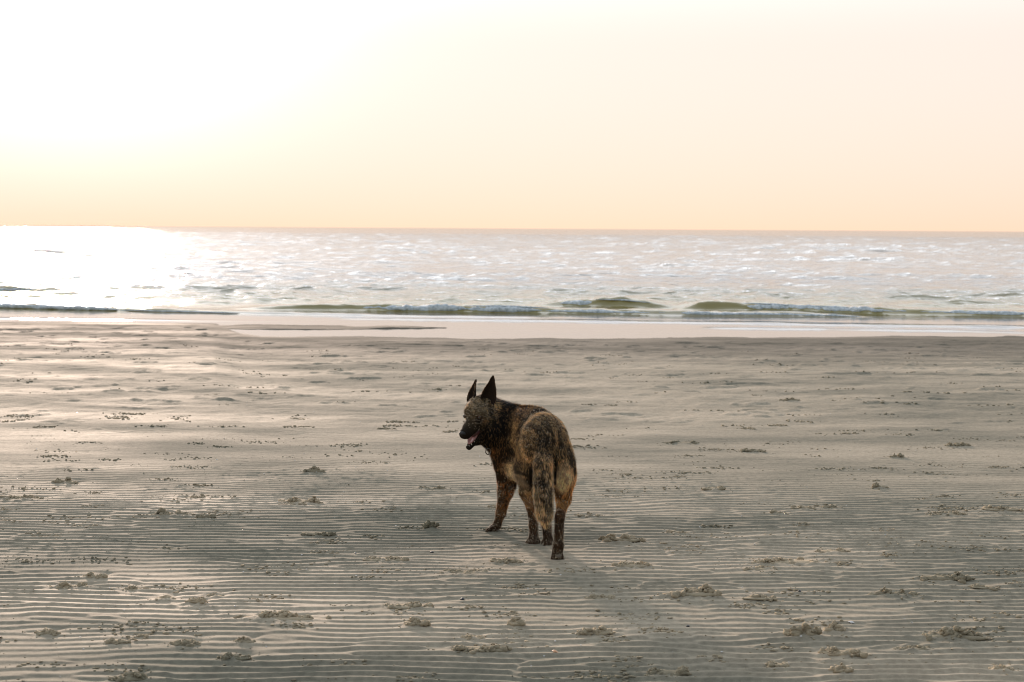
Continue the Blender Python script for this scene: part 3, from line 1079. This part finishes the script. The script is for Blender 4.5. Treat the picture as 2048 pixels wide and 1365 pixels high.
# per vertex: comb direction, fur length and the two coat colours, mixed over the nearest parts of the body
W = np.stack([np.exp(-np.clip(prim_dist(p, DV[:, 0], DV[:, 1], DV[:, 2]) + 0.02, 0, 1) / 0.008) + 1e-12 for p in prims], -1)
W /= W.sum(1, keepdims=True)
comb = W @ np.array([p[6] / np.linalg.norm(p[6]) for p in prims])
flen = W @ np.array([p[7] * (.68 if p[7] > .012 else .85) for p in prims])
c0 = W @ np.array([p[8][0] for p in prims])
c1 = W @ np.array([p[8][1] for p in prims])
shr = W @ np.array([p[8][2] for p in prims])
print('dog verts', len(DV))


def blob(p, r, V=DV):
    """1 inside an ellipsoid patch of the coat, fading out"""
    d = (V - np.array(p)) / np.array(r)
    return np.clip(1.6 - np.sqrt((d ** 2).sum(1)) * 1.1, 0, 1)


def blend(w, col):
    global c0, c1, shr
    w = w[:, None]
    c0 = c0 * (1 - w) + np.array(col[0]) * w
    c1 = c1 * (1 - w) + np.array(col[1]) * w
    shr = shr * (1 - w[:, 0]) + col[2] * w[:, 0]


def n3(V, s, o=0.0):
    return 0.6 * fbm(V[:, 0] + V[:, 2] * .7, V[:, 1] + V[:, 2], s, 3, o) + 0.6 * fbm(V[:, 1] - V[:, 0], V[:, 2] + V[:, 0] * .5, s, 3, o + 7)


# coat markings, with some painted shade and highlight
nz = n3(DV, .03, 2)
blend(np.clip(blob(P(1127, 958, 6.0), (.036, .09, .062)) * (1.25 + nz * .8), 0, 1), C_CREAM)             # pale seat of the trousers
blend(blob(P(1126, 1003, 6.0), (.05, .09, .024)), C_RUST)
blend(blob(P(1140, 975, 6.05), (.02, .09, .04)) * .6, C_RUST)
blend(blob(P(1046, 968, 6.2), (.03, .05, .045)) * .8, C_CREAM)
blend(blob(P(1056, 1005, 6.2), (.04, .06, .03)), C_RUST)
blend(blob(P(1028, 955, 6.3), (.03, .10, .04)) * .8, C_CREAM)                                          # pale belly edge
blend(blob(P(1088, 832, 6.25), (.07, .10, .03)) * np.clip(.6 + nz, 0, 1) * .8, ((.10, .06, .03), (.42, .33, .22), .6))   # dusted back
blend(blob(P(1089, 1038, 5.87), (.014, .03, .018)), ((.012, .009, .006), (.03, .02, .012), .1))        # dark tuft on the tail
blend(blob(P(1085, 975, 5.88), (.016, .04, .055)) * np.clip(.75 + 1.2 * nz, 0, 1), C_BLACK)
blend(blob(P(1086, 888, 5.98), (.030, .08, .065)) * np.clip(.6 + nz, 0, 1) * .8, C_BLACK)
blend(blob(H(-.02, -.052, .02), (.025, .025, .03)) * .7, ((.08, .04, .02), (.34, .19, .09), .6))       # tan side of the face
blend(blob(H(.006, .048, -.022), (.022, .018, .014)) * .7, ((.08, .04, .02), (.30, .17, .07), .6))
blend(blob(H(-.03, .0, .045), (.03, .035, .018)) * .6, C_CHEEK)
nf = n3(DV, .012, 5)
blend(blob(H(.012, .030, -.020), (.020, .014, .022)) * np.clip(.8 + nf, 0, 1), C_MUZ)       # dark mask round the eyes
blend(blob(H(.012, -.030, -.020), (.020, .014, .022)) * np.clip(.8 + nf, 0, 1), C_MUZ)
blend(blob(H(-.045, .056, -.010), (.014, .016, .030)) * np.clip(.7 + nf, 0, 1), C_BLACK)
blend(blob(H(-.012, .0, .020), (.02, .008, .035)) * np.clip(.7 + nf, 0, 1), C_BLACK)
blend(blob(H(-.085, .066, -.020), (.022, .022, .05)) * .9, ((.06, .045, .025), (.60, .46, .26), .6))
blend(blob(P(985, 905, 6.4), (.012, .05, .025)) * .8, C_RUST)
blend(np.clip(blob(P(1062, 950, 6.1), (.006, .08, .07)) * 1.2, 0, 1), C_BLACK)            # shade in the folds beside the tail, painted into the coat
blend(np.clip(blob(P(1110.5, 945, 6.0), (.005, .06, .065)) * 1.2, 0, 1), C_BLACK)  # painted shade on the other side of the tail
blend(blob(P(1072, 834, 6.25), (.03, .08, .016)) * .9, ((.20, .12, .05), (.70, .50, .28), .7))   # golden highlight along the loin, put into the coat colour
# brindle stripes on neck and shoulder
st = np.sin((DV @ np.array(HEAD_DIR * 1.0 + UP * 0.35)) * 2 * math.pi / .045 + 3 * nz)
wn_ = (W[:, [5, 6, 7, 0]].sum(1)) * sstep(.55, .95, st)
blend(wn_ * .5, ((.04, .022, .010), (.26, .15, .06), .5))

body_root = bpy.data.objects.new('dog', None)
COL.objects.link(body_root)
body_root.location = (0.12, 6.2, 0.0)
body_root.empty_display_size = 0.2
tag(body_root, 'dark brindle shepherd dog walking away, head turned back with open mouth', 'dog')

md, nt, lk, b = material('dog_skin', (.02, .015, .01), .8, .1)
va = nt.new('ShaderNodeVertexColor')
va.layer_name = 'Col'
lk.new(va.outputs[0], b.inputs['Base Color'])
c0 = np.minimum(c0 * np.array((.95, .88, .8)), .85)
c1 = np.minimum(c1 * np.array((1.80, 1.66, 1.42)), .92)
shr = np.clip(shr * 1.1, 0, 1)

skin = c0 * 0.9 + 0.12 * (c1 - c0) * shr[:, None]
mesh_obj('body', DV, DF, md, body_root, cols=skin)

mfur = bpy.data.materials.new('dog_fur')
mfur.use_nodes = True
nt, lk = mfur.node_tree.nodes, mfur.node_tree.links
nt.clear()
va = nt.new('ShaderNodeVertexColor')
va.layer_name = 'Col'
df = nt.new('ShaderNodeBsdfPrincipled')
df.inputs['Roughness'].default_value = .5
df.inputs['Specular IOR Level'].default_value = .22
tr = nt.new('ShaderNodeBsdfTranslucent')
mx = nt.new('ShaderNodeMixShader')
mx.inputs[0].default_value = .45
ou = nt.new('ShaderNodeOutputMaterial')
gm = nt.new('ShaderNodeVectorMath')
gm.operation = 'MULTIPLY'
gm.inputs[1].default_value = (2.3, 2.0, 1.7)
lk.new(va.outputs[0], df.inputs['Base Color'])
lk.new(va.outputs[0], gm.inputs[0])
lk.new(gm.outputs[0], tr.inputs['Color'])
lk.new(df.outputs[0], mx.inputs[1])
lk.new(tr.outputs[0], mx.inputs[2])
lk.new(mx.outputs[0], ou.inputs['Surface'])


def surf_samples(V, F, n, rng, weight=None):
    a = V[F]
    ar = 0.5 * np.linalg.norm(np.cross(a[:, 2] - a[:, 0], a[:, 3] - a[:, 1]), axis=1)
    if weight is not None:
        ar = ar * weight[F].mean(1)
    f = rng.choice(len(F), n, p=ar / ar.sum())
    u, v = rng.random(n), rng.random(n)
    w = np.stack([(1 - u) * (1 - v), u * (1 - v), u * v, (1 - u) * v], -1)
    return f, w


def interp(attr, F, f, w):
    if attr.ndim == 1:
        return (attr[F[f]] * w).sum(1)
    return (attr[F[f]] * w[..., None]).sum(1)


def hair_mesh(root, nrm, dirs, L, wid, col, rng, up_=1.0):
    """each hair a tapering two segment blade lying along the coat"""
    n = len(root)
    t = dirs - nrm * (dirs * nrm).sum(1, keepdims=True)
    t /= np.maximum(np.linalg.norm(t, axis=1, keepdims=True), 1e-6)
    t = t + rng.normal(0, .16, (n, 3))
    lift = rng.uniform(.18, .42, n)[:, None] * up_
    d1 = t + nrm * lift * 1.6
    d1 /= np.linalg.norm(d1, axis=1, keepdims=True)
    d2 = t + nrm * lift * .7 - np.array([0, 0, .15])
    d2 /= np.linalg.norm(d2, axis=1, keepdims=True)
    sd = np.cross(d1, nrm)
    sd /= np.maximum(np.linalg.norm(sd, axis=1, keepdims=True), 1e-6)
    sd = sd + nrm * rng.uniform(-.5, .5, n)[:, None]
    L = L[:, None]
    wd = wid[:, None] * .5
    p0 = root - nrm * .001
    p1 = p0 + d1 * L * .5
    p2 = p1 + d2 * L * .5
    V = np.stack([p0 - sd * wd, p0 + sd * wd, p1 + sd * wd * .8, p1 - sd * wd * .8, p2], 1).reshape(-1, 3)
    i = np.arange(n)[:, None] * 5
    Q = i + np.array([[0, 1, 2, 3]])
    T = i + np.array([[3, 2, 4]])
    C = np.repeat(col, 5, 0)
    Nn = nrm + rng.normal(0, .18, (n, 3)) + d1 * .25
    Nn /= np.linalg.norm(Nn, axis=1, keepdims=True)
    return V, Q, T, C, np.repeat(Nn, 5, 0)


def fur_object(name, V, F, Nv, cmb, ln, a0, a1, sh, n, parent, rng, wid=.00115, weight=None, up_=1.0, mul=1.0, allight=False):
    f, w = surf_samples(V, F, n, rng, weight)
    root, nr, cd = interp(V, F, f, w), interp(Nv, F, f, w), interp(cmb, F, f, w)
    nr /= np.linalg.norm(nr, axis=1, keepdims=True)
    L = interp(ln, F, f, w) * rng.uniform(.6, 1.25, n) * mul
    s = interp(sh, F, f, w)
    cn = .5 * vnoise(root[:, 0] + .6 * root[:, 1], root[:, 2] * .55, .008, 31) + .5 * vnoise(root[:, 0] + .6 * root[:, 1], root[:, 2] * .6, .022, 32)
    cn = cn + .28 * vnoise(root[:, 0] + .6 * root[:, 1], root[:, 2] * .8, .06, 33)
    light = (rng.random(n) < s * (1 + 1.7 * cn))[:, None]
    k = (rng.uniform(.35, 1.1, n) * (1 + .35 * cn))[:, None]
    x0, x1 = interp(a0, F, f, w), interp(a1, F, f, w)
    col = np.where(light, x0 + (x1 - x0) * k, x0 * rng.uniform(.6, 1.6, n)[:, None])
    Vh, Q, T, C, Nh = hair_mesh(root, nr, cd, L, wid * rng.uniform(.7, 1.3, n) * np.clip(L / .016, .55, 1.2), col, rng, up_)
    o = mesh_obj(name, Vh, [Q, T], mfur, parent, cols=C)
    o.data.normals_split_custom_set_from_vertices(Nh.tolist())
    return o


rng = np.random.default_rng(5)
below = (DV[:, 2] > -0.01).astype(float)
for q_ in (H(.012, .040, -.004), H(.012, -.040, -.004)):
    dq = np.linalg.norm(DV - np.array(q_), axis=1)
    below *= dq > .0155
    flen = flen * (.35 + .65 * sstep(.014, .035, dq))
below *= np.linalg.norm(DV - np.array(H(.116, 0, -.038)), axis=1) > .021
fur_object('fur', DV, DF, DN, comb, flen, c0, c1, shr, 170000, body_root, rng,
           weight=np.where(flen < .012, 1.7, 1.0) * below)

# longer guard hairs standing off the coat: they catch the low sun along the outline
fur_object('guard_hair', DV, DF, DN, comb, flen, c0, c1 * .9, np.clip(shr * 1.1 + .15, 0, 1), 32000, body_root, np.random.default_rng(6), wid=.0009,
           weight=below * (.25 + 1.0 * (flen > .007)), up_=3.0, mul=1.1)

# grains of sand caught in the coat
def grains(V, F, Nv, dens, n, name, parent, rng, rad=(.0005, .0013)):
    f, w = surf_samples(V, F, n, rng, dens)
    pt, nr = interp(V, F, f, w), interp(Nv, F, f, w)
    lf = interp(flen, F, f, w)
    r = rng.uniform(rad[0], rad[1], n)
    pt = pt + nr * (lf * .33 + .001)[:, None] + rng.normal(0, .001, (n, 3))
    Vo = np.array([[1, 0, 0], [-1, 0, 0], [0, 1, 0], [0, -1, 0], [0, 0, 1], [0, 0, -1]], float)
    Fo = np.array([[0, 2, 4], [2, 1, 4], [1, 3, 4], [3, 0, 4], [2, 0, 5], [1, 2, 5], [3, 1, 5], [0, 3, 5]])
    VV = Vo[None] * (r[:, None, None] * rng.uniform(.6, 1.3, (n, 6, 1))) + pt[:, None]
    o = mesh_obj(name, VV.reshape(-1, 3), (Fo[None] + (np.arange(n) * 6)[:, None, None]).reshape(-1, 3), m_grain, parent, smooth=False)
    tag(o, kind='stuff')
    return o


m_grain, nt, lk, b = material('sand_grain', (.58, .47, .33), .4, .6)
vz = DV
dens = 0.05 + 0.0 * vz[:, 0]
dens += .5 * blob(P(1098, 870, 6.1), (.13, .15, .10)) + 1.1 * blob(P(1095, 838, 6.15), (.10, .15, .035))
dens += 1.2 * blob(P(1088, 980, 5.9), (.05, .05, .16))
dens += 0.6 * sstep(.30, .12, vz[:, 2]) + .6 * sstep(.14, .04, vz[:, 2])
dens += 0.9 * blob(H(-.04, .02, .02), (.07, .07, .06))
dens += 0.5 * blob(P(1015, 990, 6.45), (.05, .06, .07))
dens *= .6 + .8 * np.clip(n3(DV, .02, 9), -.5, 1)
dens = np.maximum(dens, 0)
grains(DV, DF, DN, dens, 12000, 'sand_dust', body_root, np.random.default_rng(8))
legs = sstep(.34, .20, DV[:, 2]) * (.15 + np.clip(n3(DV, .03, 4) * 1.6, 0, 1)) + .25 * blob(P(1098, 870, 6.1), (.13, .15, .10)) + .4 * blob(P(1088, 1000, 5.9), (.05, .05, .10))
face = blob(H(-.02, .02, .02), (.08, .08, .07)) * (.3 + np.clip(n3(DV, .015, 14) * 2, 0, 1))
grains(DV, DF, DN, face, 420, 'sand_dust', body_root, np.random.default_rng(10), (.0010, .0020))
grains(DV, DF, DN, legs, 1300, 'sand_dust', body_root, np.random.default_rng(9), (.0016, .0030))

# ears
def ear(side):
    """cupped leaf of skin; side +1 is the dog's left ear"""
    if side > 0:
        b_in, b_out, tip = H(-.062, .018, .046), H(-.078, .068, .020), H(-.118, .070, .146)
    else:
        b_in, b_out, tip = H(-.060, -.016, .048), H(-.072, -.062, .026), H(-.122, -.030, .118)
    b_in, b_out, tip = map(np.array, (b_in, b_out, tip))
    mid = (b_in + b_out) / 2
    acr = b_out - b_in
    upv = tip - mid
    nrm = np.cross(acr, upv) * side
    nrm /= np.linalg.norm(nrm)
    if nrm @ np.array(HF) < 0:
        nrm = -nrm
    nu, nv = 17, 22
    Vs = []
    for j in range(nv):
        v = j / (nv - 1)
        wv = (1 - v) ** .62 * (1 + .34 * math.sin(math.pi * min(v * 1.35, 1))) + .015
        for i in range(nu):
            u = -1 + 2 * i / (nu - 1)
            q = mid + upv * v + acr * .5 * u * wv
            q = q - nrm * (.022 * (1 - u * u) * wv * (1 - .35 * v)) + nrm * .010 * wv + acr * 0.06 * math.sin(v * 2.6)
            Vs.append(q)
    Fv = np.array(Vs)
    Ff = grid_faces(nv, nu)
    Nf = vnormals(Fv, Ff)
    if (Nf @ nrm).mean() < 0:
        Ff = Ff[:, ::-1]
        Nf = -Nf
    th = .0035
    n = len(Fv)
    Bk = Fv - Nf * th
    ij = np.arange(n).reshape(nv, nu)
    rim = np.concatenate([ij[:, 0], ij[-1, 1:], ij[::-1, -1][1:], ij[0, ::-1][1:]])
    r2 = np.roll(rim, -1)
    Rf = np.stack([rim, r2, r2 + n, rim + n], -1)
    Va = np.concatenate([Fv, Bk])
    Fa = np.concatenate([Ff, Ff[:, ::-1] + n, Rf])
    cin = np.array((.030, .018, .011))
    colv = np.concatenate([np.tile(cin, (n, 1)), np.tile((.014, .009, .006), (n, 1))])
    o = mesh_obj('ear', Va, Fa, md, body_root, cols=colv)
    # short fur on both faces, longer pale fringe along the edges
    V2 = np.concatenate([Fv, Bk])
    F2 = np.concatenate([Ff, Ff[:, ::-1] + n])
    N2 = np.concatenate([Nf, -Nf])
    uu = np.tile(np.tile(np.linspace(-1, 1, nu), nv), 2)
    edge = sstep(.7, 1, np.abs(uu))
    a0 = np.tile((.012, .008, .005), (2 * n, 1)) * (1 + edge[:, None])
    a1 = np.tile((.10, .065, .035), (2 * n, 1)) * (1 + 1.3 * edge[:, None])
    if side < 0:
        inner = np.concatenate([np.ones(n), np.zeros(n)]) * (1 - sstep(-.7, .1, uu))
        a1 = a1 + inner[:, None] * np.array((.25, .20, .14))
    fur = fur_object('ear_fur', V2, F2, N2, np.tile(upv, (2 * n, 1)), np.full(2 * n, .006) + .004 * edge,
                     a0, a1, np.full(2 * n, .18) + .3 * edge, 4200, body_root, np.random.default_rng(20 + side), .0013)
    return o


ear(1)
ear(-1)

# eyes
def uvs(c_, r, nu=20, nv=12, sc=(1, 1, 1), axes=None):
    th = np.linspace(0, 2 * math.pi, nu, endpoint=False)
    ph = np.linspace(.02, math.pi - .02, nv)
    T, Pp = np.meshgrid(th, ph)
    Q = np.stack([np.cos(T) * np.sin(Pp) * sc[0], np.sin(T) * np.sin(Pp) * sc[1], np.cos(Pp) * sc[2]], -1).reshape(-1, 3) * r
    if axes is not None:
        Q = Q @ np.array([list(a) for a in axes])
    i = np.arange(nu * nv).reshape(nv, nu)
    j = np.roll(i, -1, 1)
    F = np.stack([i[:-1], i[1:], j[1:], j[:-1]], -1).reshape(-1, 4)
    return Q + np.array(c_), F


m_eye, *_ = material('eye_amber', (.10, .045, .012), .05, .8)
m_pup, *_ = material('pupil', (.004, .004, .004), .03, .9)
m_lid, *_ = material('eyelid', (.010, .007, .005), .5, .4)
m_nose, nt, lk, b = material('nose_leather', (.016, .013, .011), .5, .4)
nn = nt.new('ShaderNodeTexNoise')
nn.inputs['Scale'].default_value = 260
bp = nt.new('ShaderNodeBump')
bp.inputs['Distance'].default_value = .001
lk.new(nn.outputs['Fac'], bp.inputs['Height'])
lk.new(bp.outputs[0], b.inputs['Normal'])
for sgn in (1, -1):
    ec = H(.0060, sgn * .0378, -.004)
    V, F = uvs(ec, .0105)
    e = mesh_obj('eye', V, F, m_eye, body_root)
    ed = (HF * .88 + HL * sgn * .42 + HU * .05).normalized()
    V, F = uvs(ec + ed * .0065, .0058, 16, 8, (1, 1, .75), [ed.cross(HU).normalized(), HU, ed])
    mesh_obj('pupil', V, F, m_pup, body_root)
    # lids: a dark almond rim
    a1_ = ed.cross(HU).normalized()
    a2_ = a1_.cross(ed).normalized()
    R_, N_ = [], 24
    for i in range(N_):
        t = 2 * math.pi * i / N_
        c1_ = ec + ed * (.0088 - .0030 * abs(math.cos(t))) + a1_ * math.cos(t) * .0108 + a2_ * math.sin(t) * .0058
        rad = (a1_ * math.cos(t) + a2_ * math.sin(t)).normalized()
        for s_ in range(6):
            q = 2 * math.pi * s_ / 6
            R_.append(c1_ + rad * math.cos(q) * .0017 + ed * math.sin(q) * .0015)
    ij = np.arange(N_ * 6).reshape(N_, 6)
    F = np.stack([ij, np.roll(ij, -1, 0), np.roll(np.roll(ij, -1, 0), -1, 1), np.roll(ij, -1, 1)], -1).reshape(-1, 4)
    mesh_obj('eyelid', np.array([v[:] for v in R_]), F, m_lid, body_root)

# nose leather with two nostrils
V, F = uvs(H(.106, 0, -.038), .0170, 28, 18, (.78, 1.05, .82), HA)
rel = V - np.array(H(.106, 0, -.038))
fl_, ll_, ul_ = rel @ np.array(HF), rel @ np.array(HL), rel @ np.array(HU)
for sgn in (1, -1):
    g_ = np.exp(-(((ll_ - sgn * .009) / .0042) ** 2 + ((ul_ + .003) / .0038) ** 2)) * (fl_ > 0)
    V = V - np.array(HF)[None] * (g_ * .009)[:, None]
V = V - np.array(HF)[None] * (np.exp(-(ll_ / .0015) ** 2) * (ul_ < .004) * (fl_ > 0) * .0016)[:, None]
mesh_obj('nose', V, F, m_nose, body_root)

# tongue, gums and teeth
m_ton, nt, lk, b = material('tongue_pink', (.50, .25, .22), .42, .5)
b.inputs['Subsurface Weight'].default_value = .25
b.inputs['Subsurface Radius'].default_value = (.01, .004, .003)
m_gum, *_ = material('gum', (.10, .035, .03), .5, .5)
m_tooth, *_ = material('tooth', (.72, .66, .52), .3, .5)
nu, nv = 11, 16
Vs = []
for j in range(nv):
    v = j / (nv - 1)
    f_ = -.03 + v * .107
    u_ = -.082 - .026 * v + .008 * math.sin(v * 2.6)
    wd = .022 * (1 - .25 * v) * math.sqrt(max(1 - max(v - .72, 0) ** 2 / .28 ** 2, .02))
    for i in range(nu):
        t = -1 + 2 * i / (nu - 1)
        Vs.append(H(f_, t * wd, u_ + .004 * t * t - .0025 * math.exp(-(t / .15) ** 2)))
Fv = np.array([v[:] for v in Vs])
Ff = grid_faces(nv, nu)
n = len(Fv)
ij = np.arange(n).reshape(nv, nu)
rim = np.concatenate([ij[:, 0], ij[-1, 1:], ij[::-1, -1][1:], ij[0, ::-1][1:]])
Fa = np.concatenate([Ff, Ff[:, ::-1] + n, np.stack([rim, np.roll(rim, -1), np.roll(rim, -1) + n, rim + n], -1)])
mesh_obj('tongue', np.concatenate([Fv, Fv - np.array(HU) * .008]), Fa, m_ton, body_root)
V, F = uvs(H(.002, 0, -.080), .028, 20, 12, (1.5, 1.0, .8), HA)
mesh_obj('palate', V, F, m_gum, body_root)


def tooth(c_, L, r, updir):
    a = Vector(updir).normalized()
    s1 = a.orthogonal().normalized()
    s2 = a.cross(s1)
    V = [c_ + a * L]
    for lv, rr in ((0, 1.0), (.5, .75)):
        for i in range(6):
            t = i * math.pi / 3
            V.append(c_ + a * L * lv + (s1 * math.cos(t) + s2 * math.sin(t)) * r * rr)
    Q = np.array([[1 + i, 1 + (i + 1) % 6, 7 + (i + 1) % 6, 7 + i] for i in range(6)])
    T = np.array([[7 + i, 7 + (i + 1) % 6, 0] for i in range(6)])
    mesh_obj('tooth', np.array([v[:] for v in V]), [Q, T], m_tooth, body_root)


for sgn in (1, -1):
    tooth(H(.074, sgn * .011, -.112), .012, .0030, HU + HF * .1)
    tooth(H(.086, sgn * .0125, -.058), .014, .0032, -HU)
    for i in range(3):
        tooth(H(.054 - i * .014, sgn * .0145, -.108 + i * .005), .006, .003, HU)
    for i in range(2):
        tooth(H(.086, sgn * (.003 + i * .005), -.113), .005, .002, HU)

# collar with its ring
m_collar, *_ = material('collar_leather', (.012, .010, .009), .5, .4)
m_ring, nt, lk, b = material('ring_metal', (.16, .14, .12), .3, .5)
b.inputs['Metallic'].default_value = .9


def tube_loop(cs, r, seg=8, frame=None):
    V = []
    n = len(cs)
    for i in range(n):
        t = (cs[(i + 1) % n] - cs[i - 1]).normalized()
        a = t.cross(frame).normalized()
        b2 = t.cross(a)
        for s_ in range(seg):
            q = 2 * math.pi * s_ / seg
            V.append(cs[i] + a * math.cos(q) * r[0] + b2 * math.sin(q) * r[1])
    ij = np.arange(n * seg).reshape(n, seg)
    F = np.stack([ij, np.roll(ij, -1, 0), np.roll(np.roll(ij, -1, 0), -1, 1), np.roll(ij, -1, 1)], -1).reshape(-1, 4)
    return np.array([v[:] for v in V]), F


nc = P(992, 862, 6.47)
ndir = (P(1013, 890, 6.50) - P(980, 838, 6.47)).normalized()
na = ndir.cross(Vector((0, 1, 0))).normalized()
nb = ndir.cross(na).normalized()
V, F = tube_loop([nc + na * math.cos(t) * .072 + nb * math.sin(t) * .074 for t in np.linspace(0, 2 * math.pi, 48, endpoint=False)], (.003, .008), 8, ndir)
mesh_obj('collar', V, F, m_collar, body_root)
rc = P(976.5, 903.5, 6.385)
V, F = tube_loop([rc + Vector((math.cos(t) * .0115, math.cos(t) * .004, math.sin(t) * .0135)) for t in np.linspace(0, 2 * math.pi, 28, endpoint=False)], (.0022, .0022), 8, Vector((-.33, .94, 0)))
mesh_obj('collar_ring', V, F, m_ring, body_root)

# paw pads of the foot that has just pushed off, and claws
m_pad, *_ = material('paw_pad', (.16, .13, .10), .8, .2)
V, F = uvs(P(1116, 1112, 5.931), .0135, 18, 10, (1.0, .35, .8))
mesh_obj('paw_pad', V, F, m_pad, body_root)
for dx in (-7, 0, 7):
    V, F = uvs(P(1115 + dx, 1124, 5.921), .0075, 12, 8, (.9, .4, .9))
    mesh_obj('paw_pad', V, F, m_pad, body_root)
m_claw, *_ = material('claw', (.02, .016, .013), .35, .5)
for (px, py, D, dr) in ((973, 1061, 6.51, (-1, 0, -.5)), (972, 1063, 6.485, (-1, 0, -.5)), (974, 1066, 6.475, (-.8, -.3, -.5)),
                        (1062, 1092, 6.235, (0, -1, -.8)), (1071, 1092, 6.235, (0, -1, -.8))):
    c_ = P(px, py, D)
    a = Vector(dr).normalized()
    s1 = a.orthogonal().normalized()
    s2 = a.cross(s1)
    Vc = [c_ + a * .011] + [c_ + (s1 * math.cos(t) + s2 * math.sin(t)) * .003 for t in np.arange(6) * math.pi / 3]
    mesh_obj('claw', np.array([v[:] for v in Vc]), np.array([[1 + i, 1 + (i + 1) % 6, 0] for i in range(6)]), m_claw, body_root)
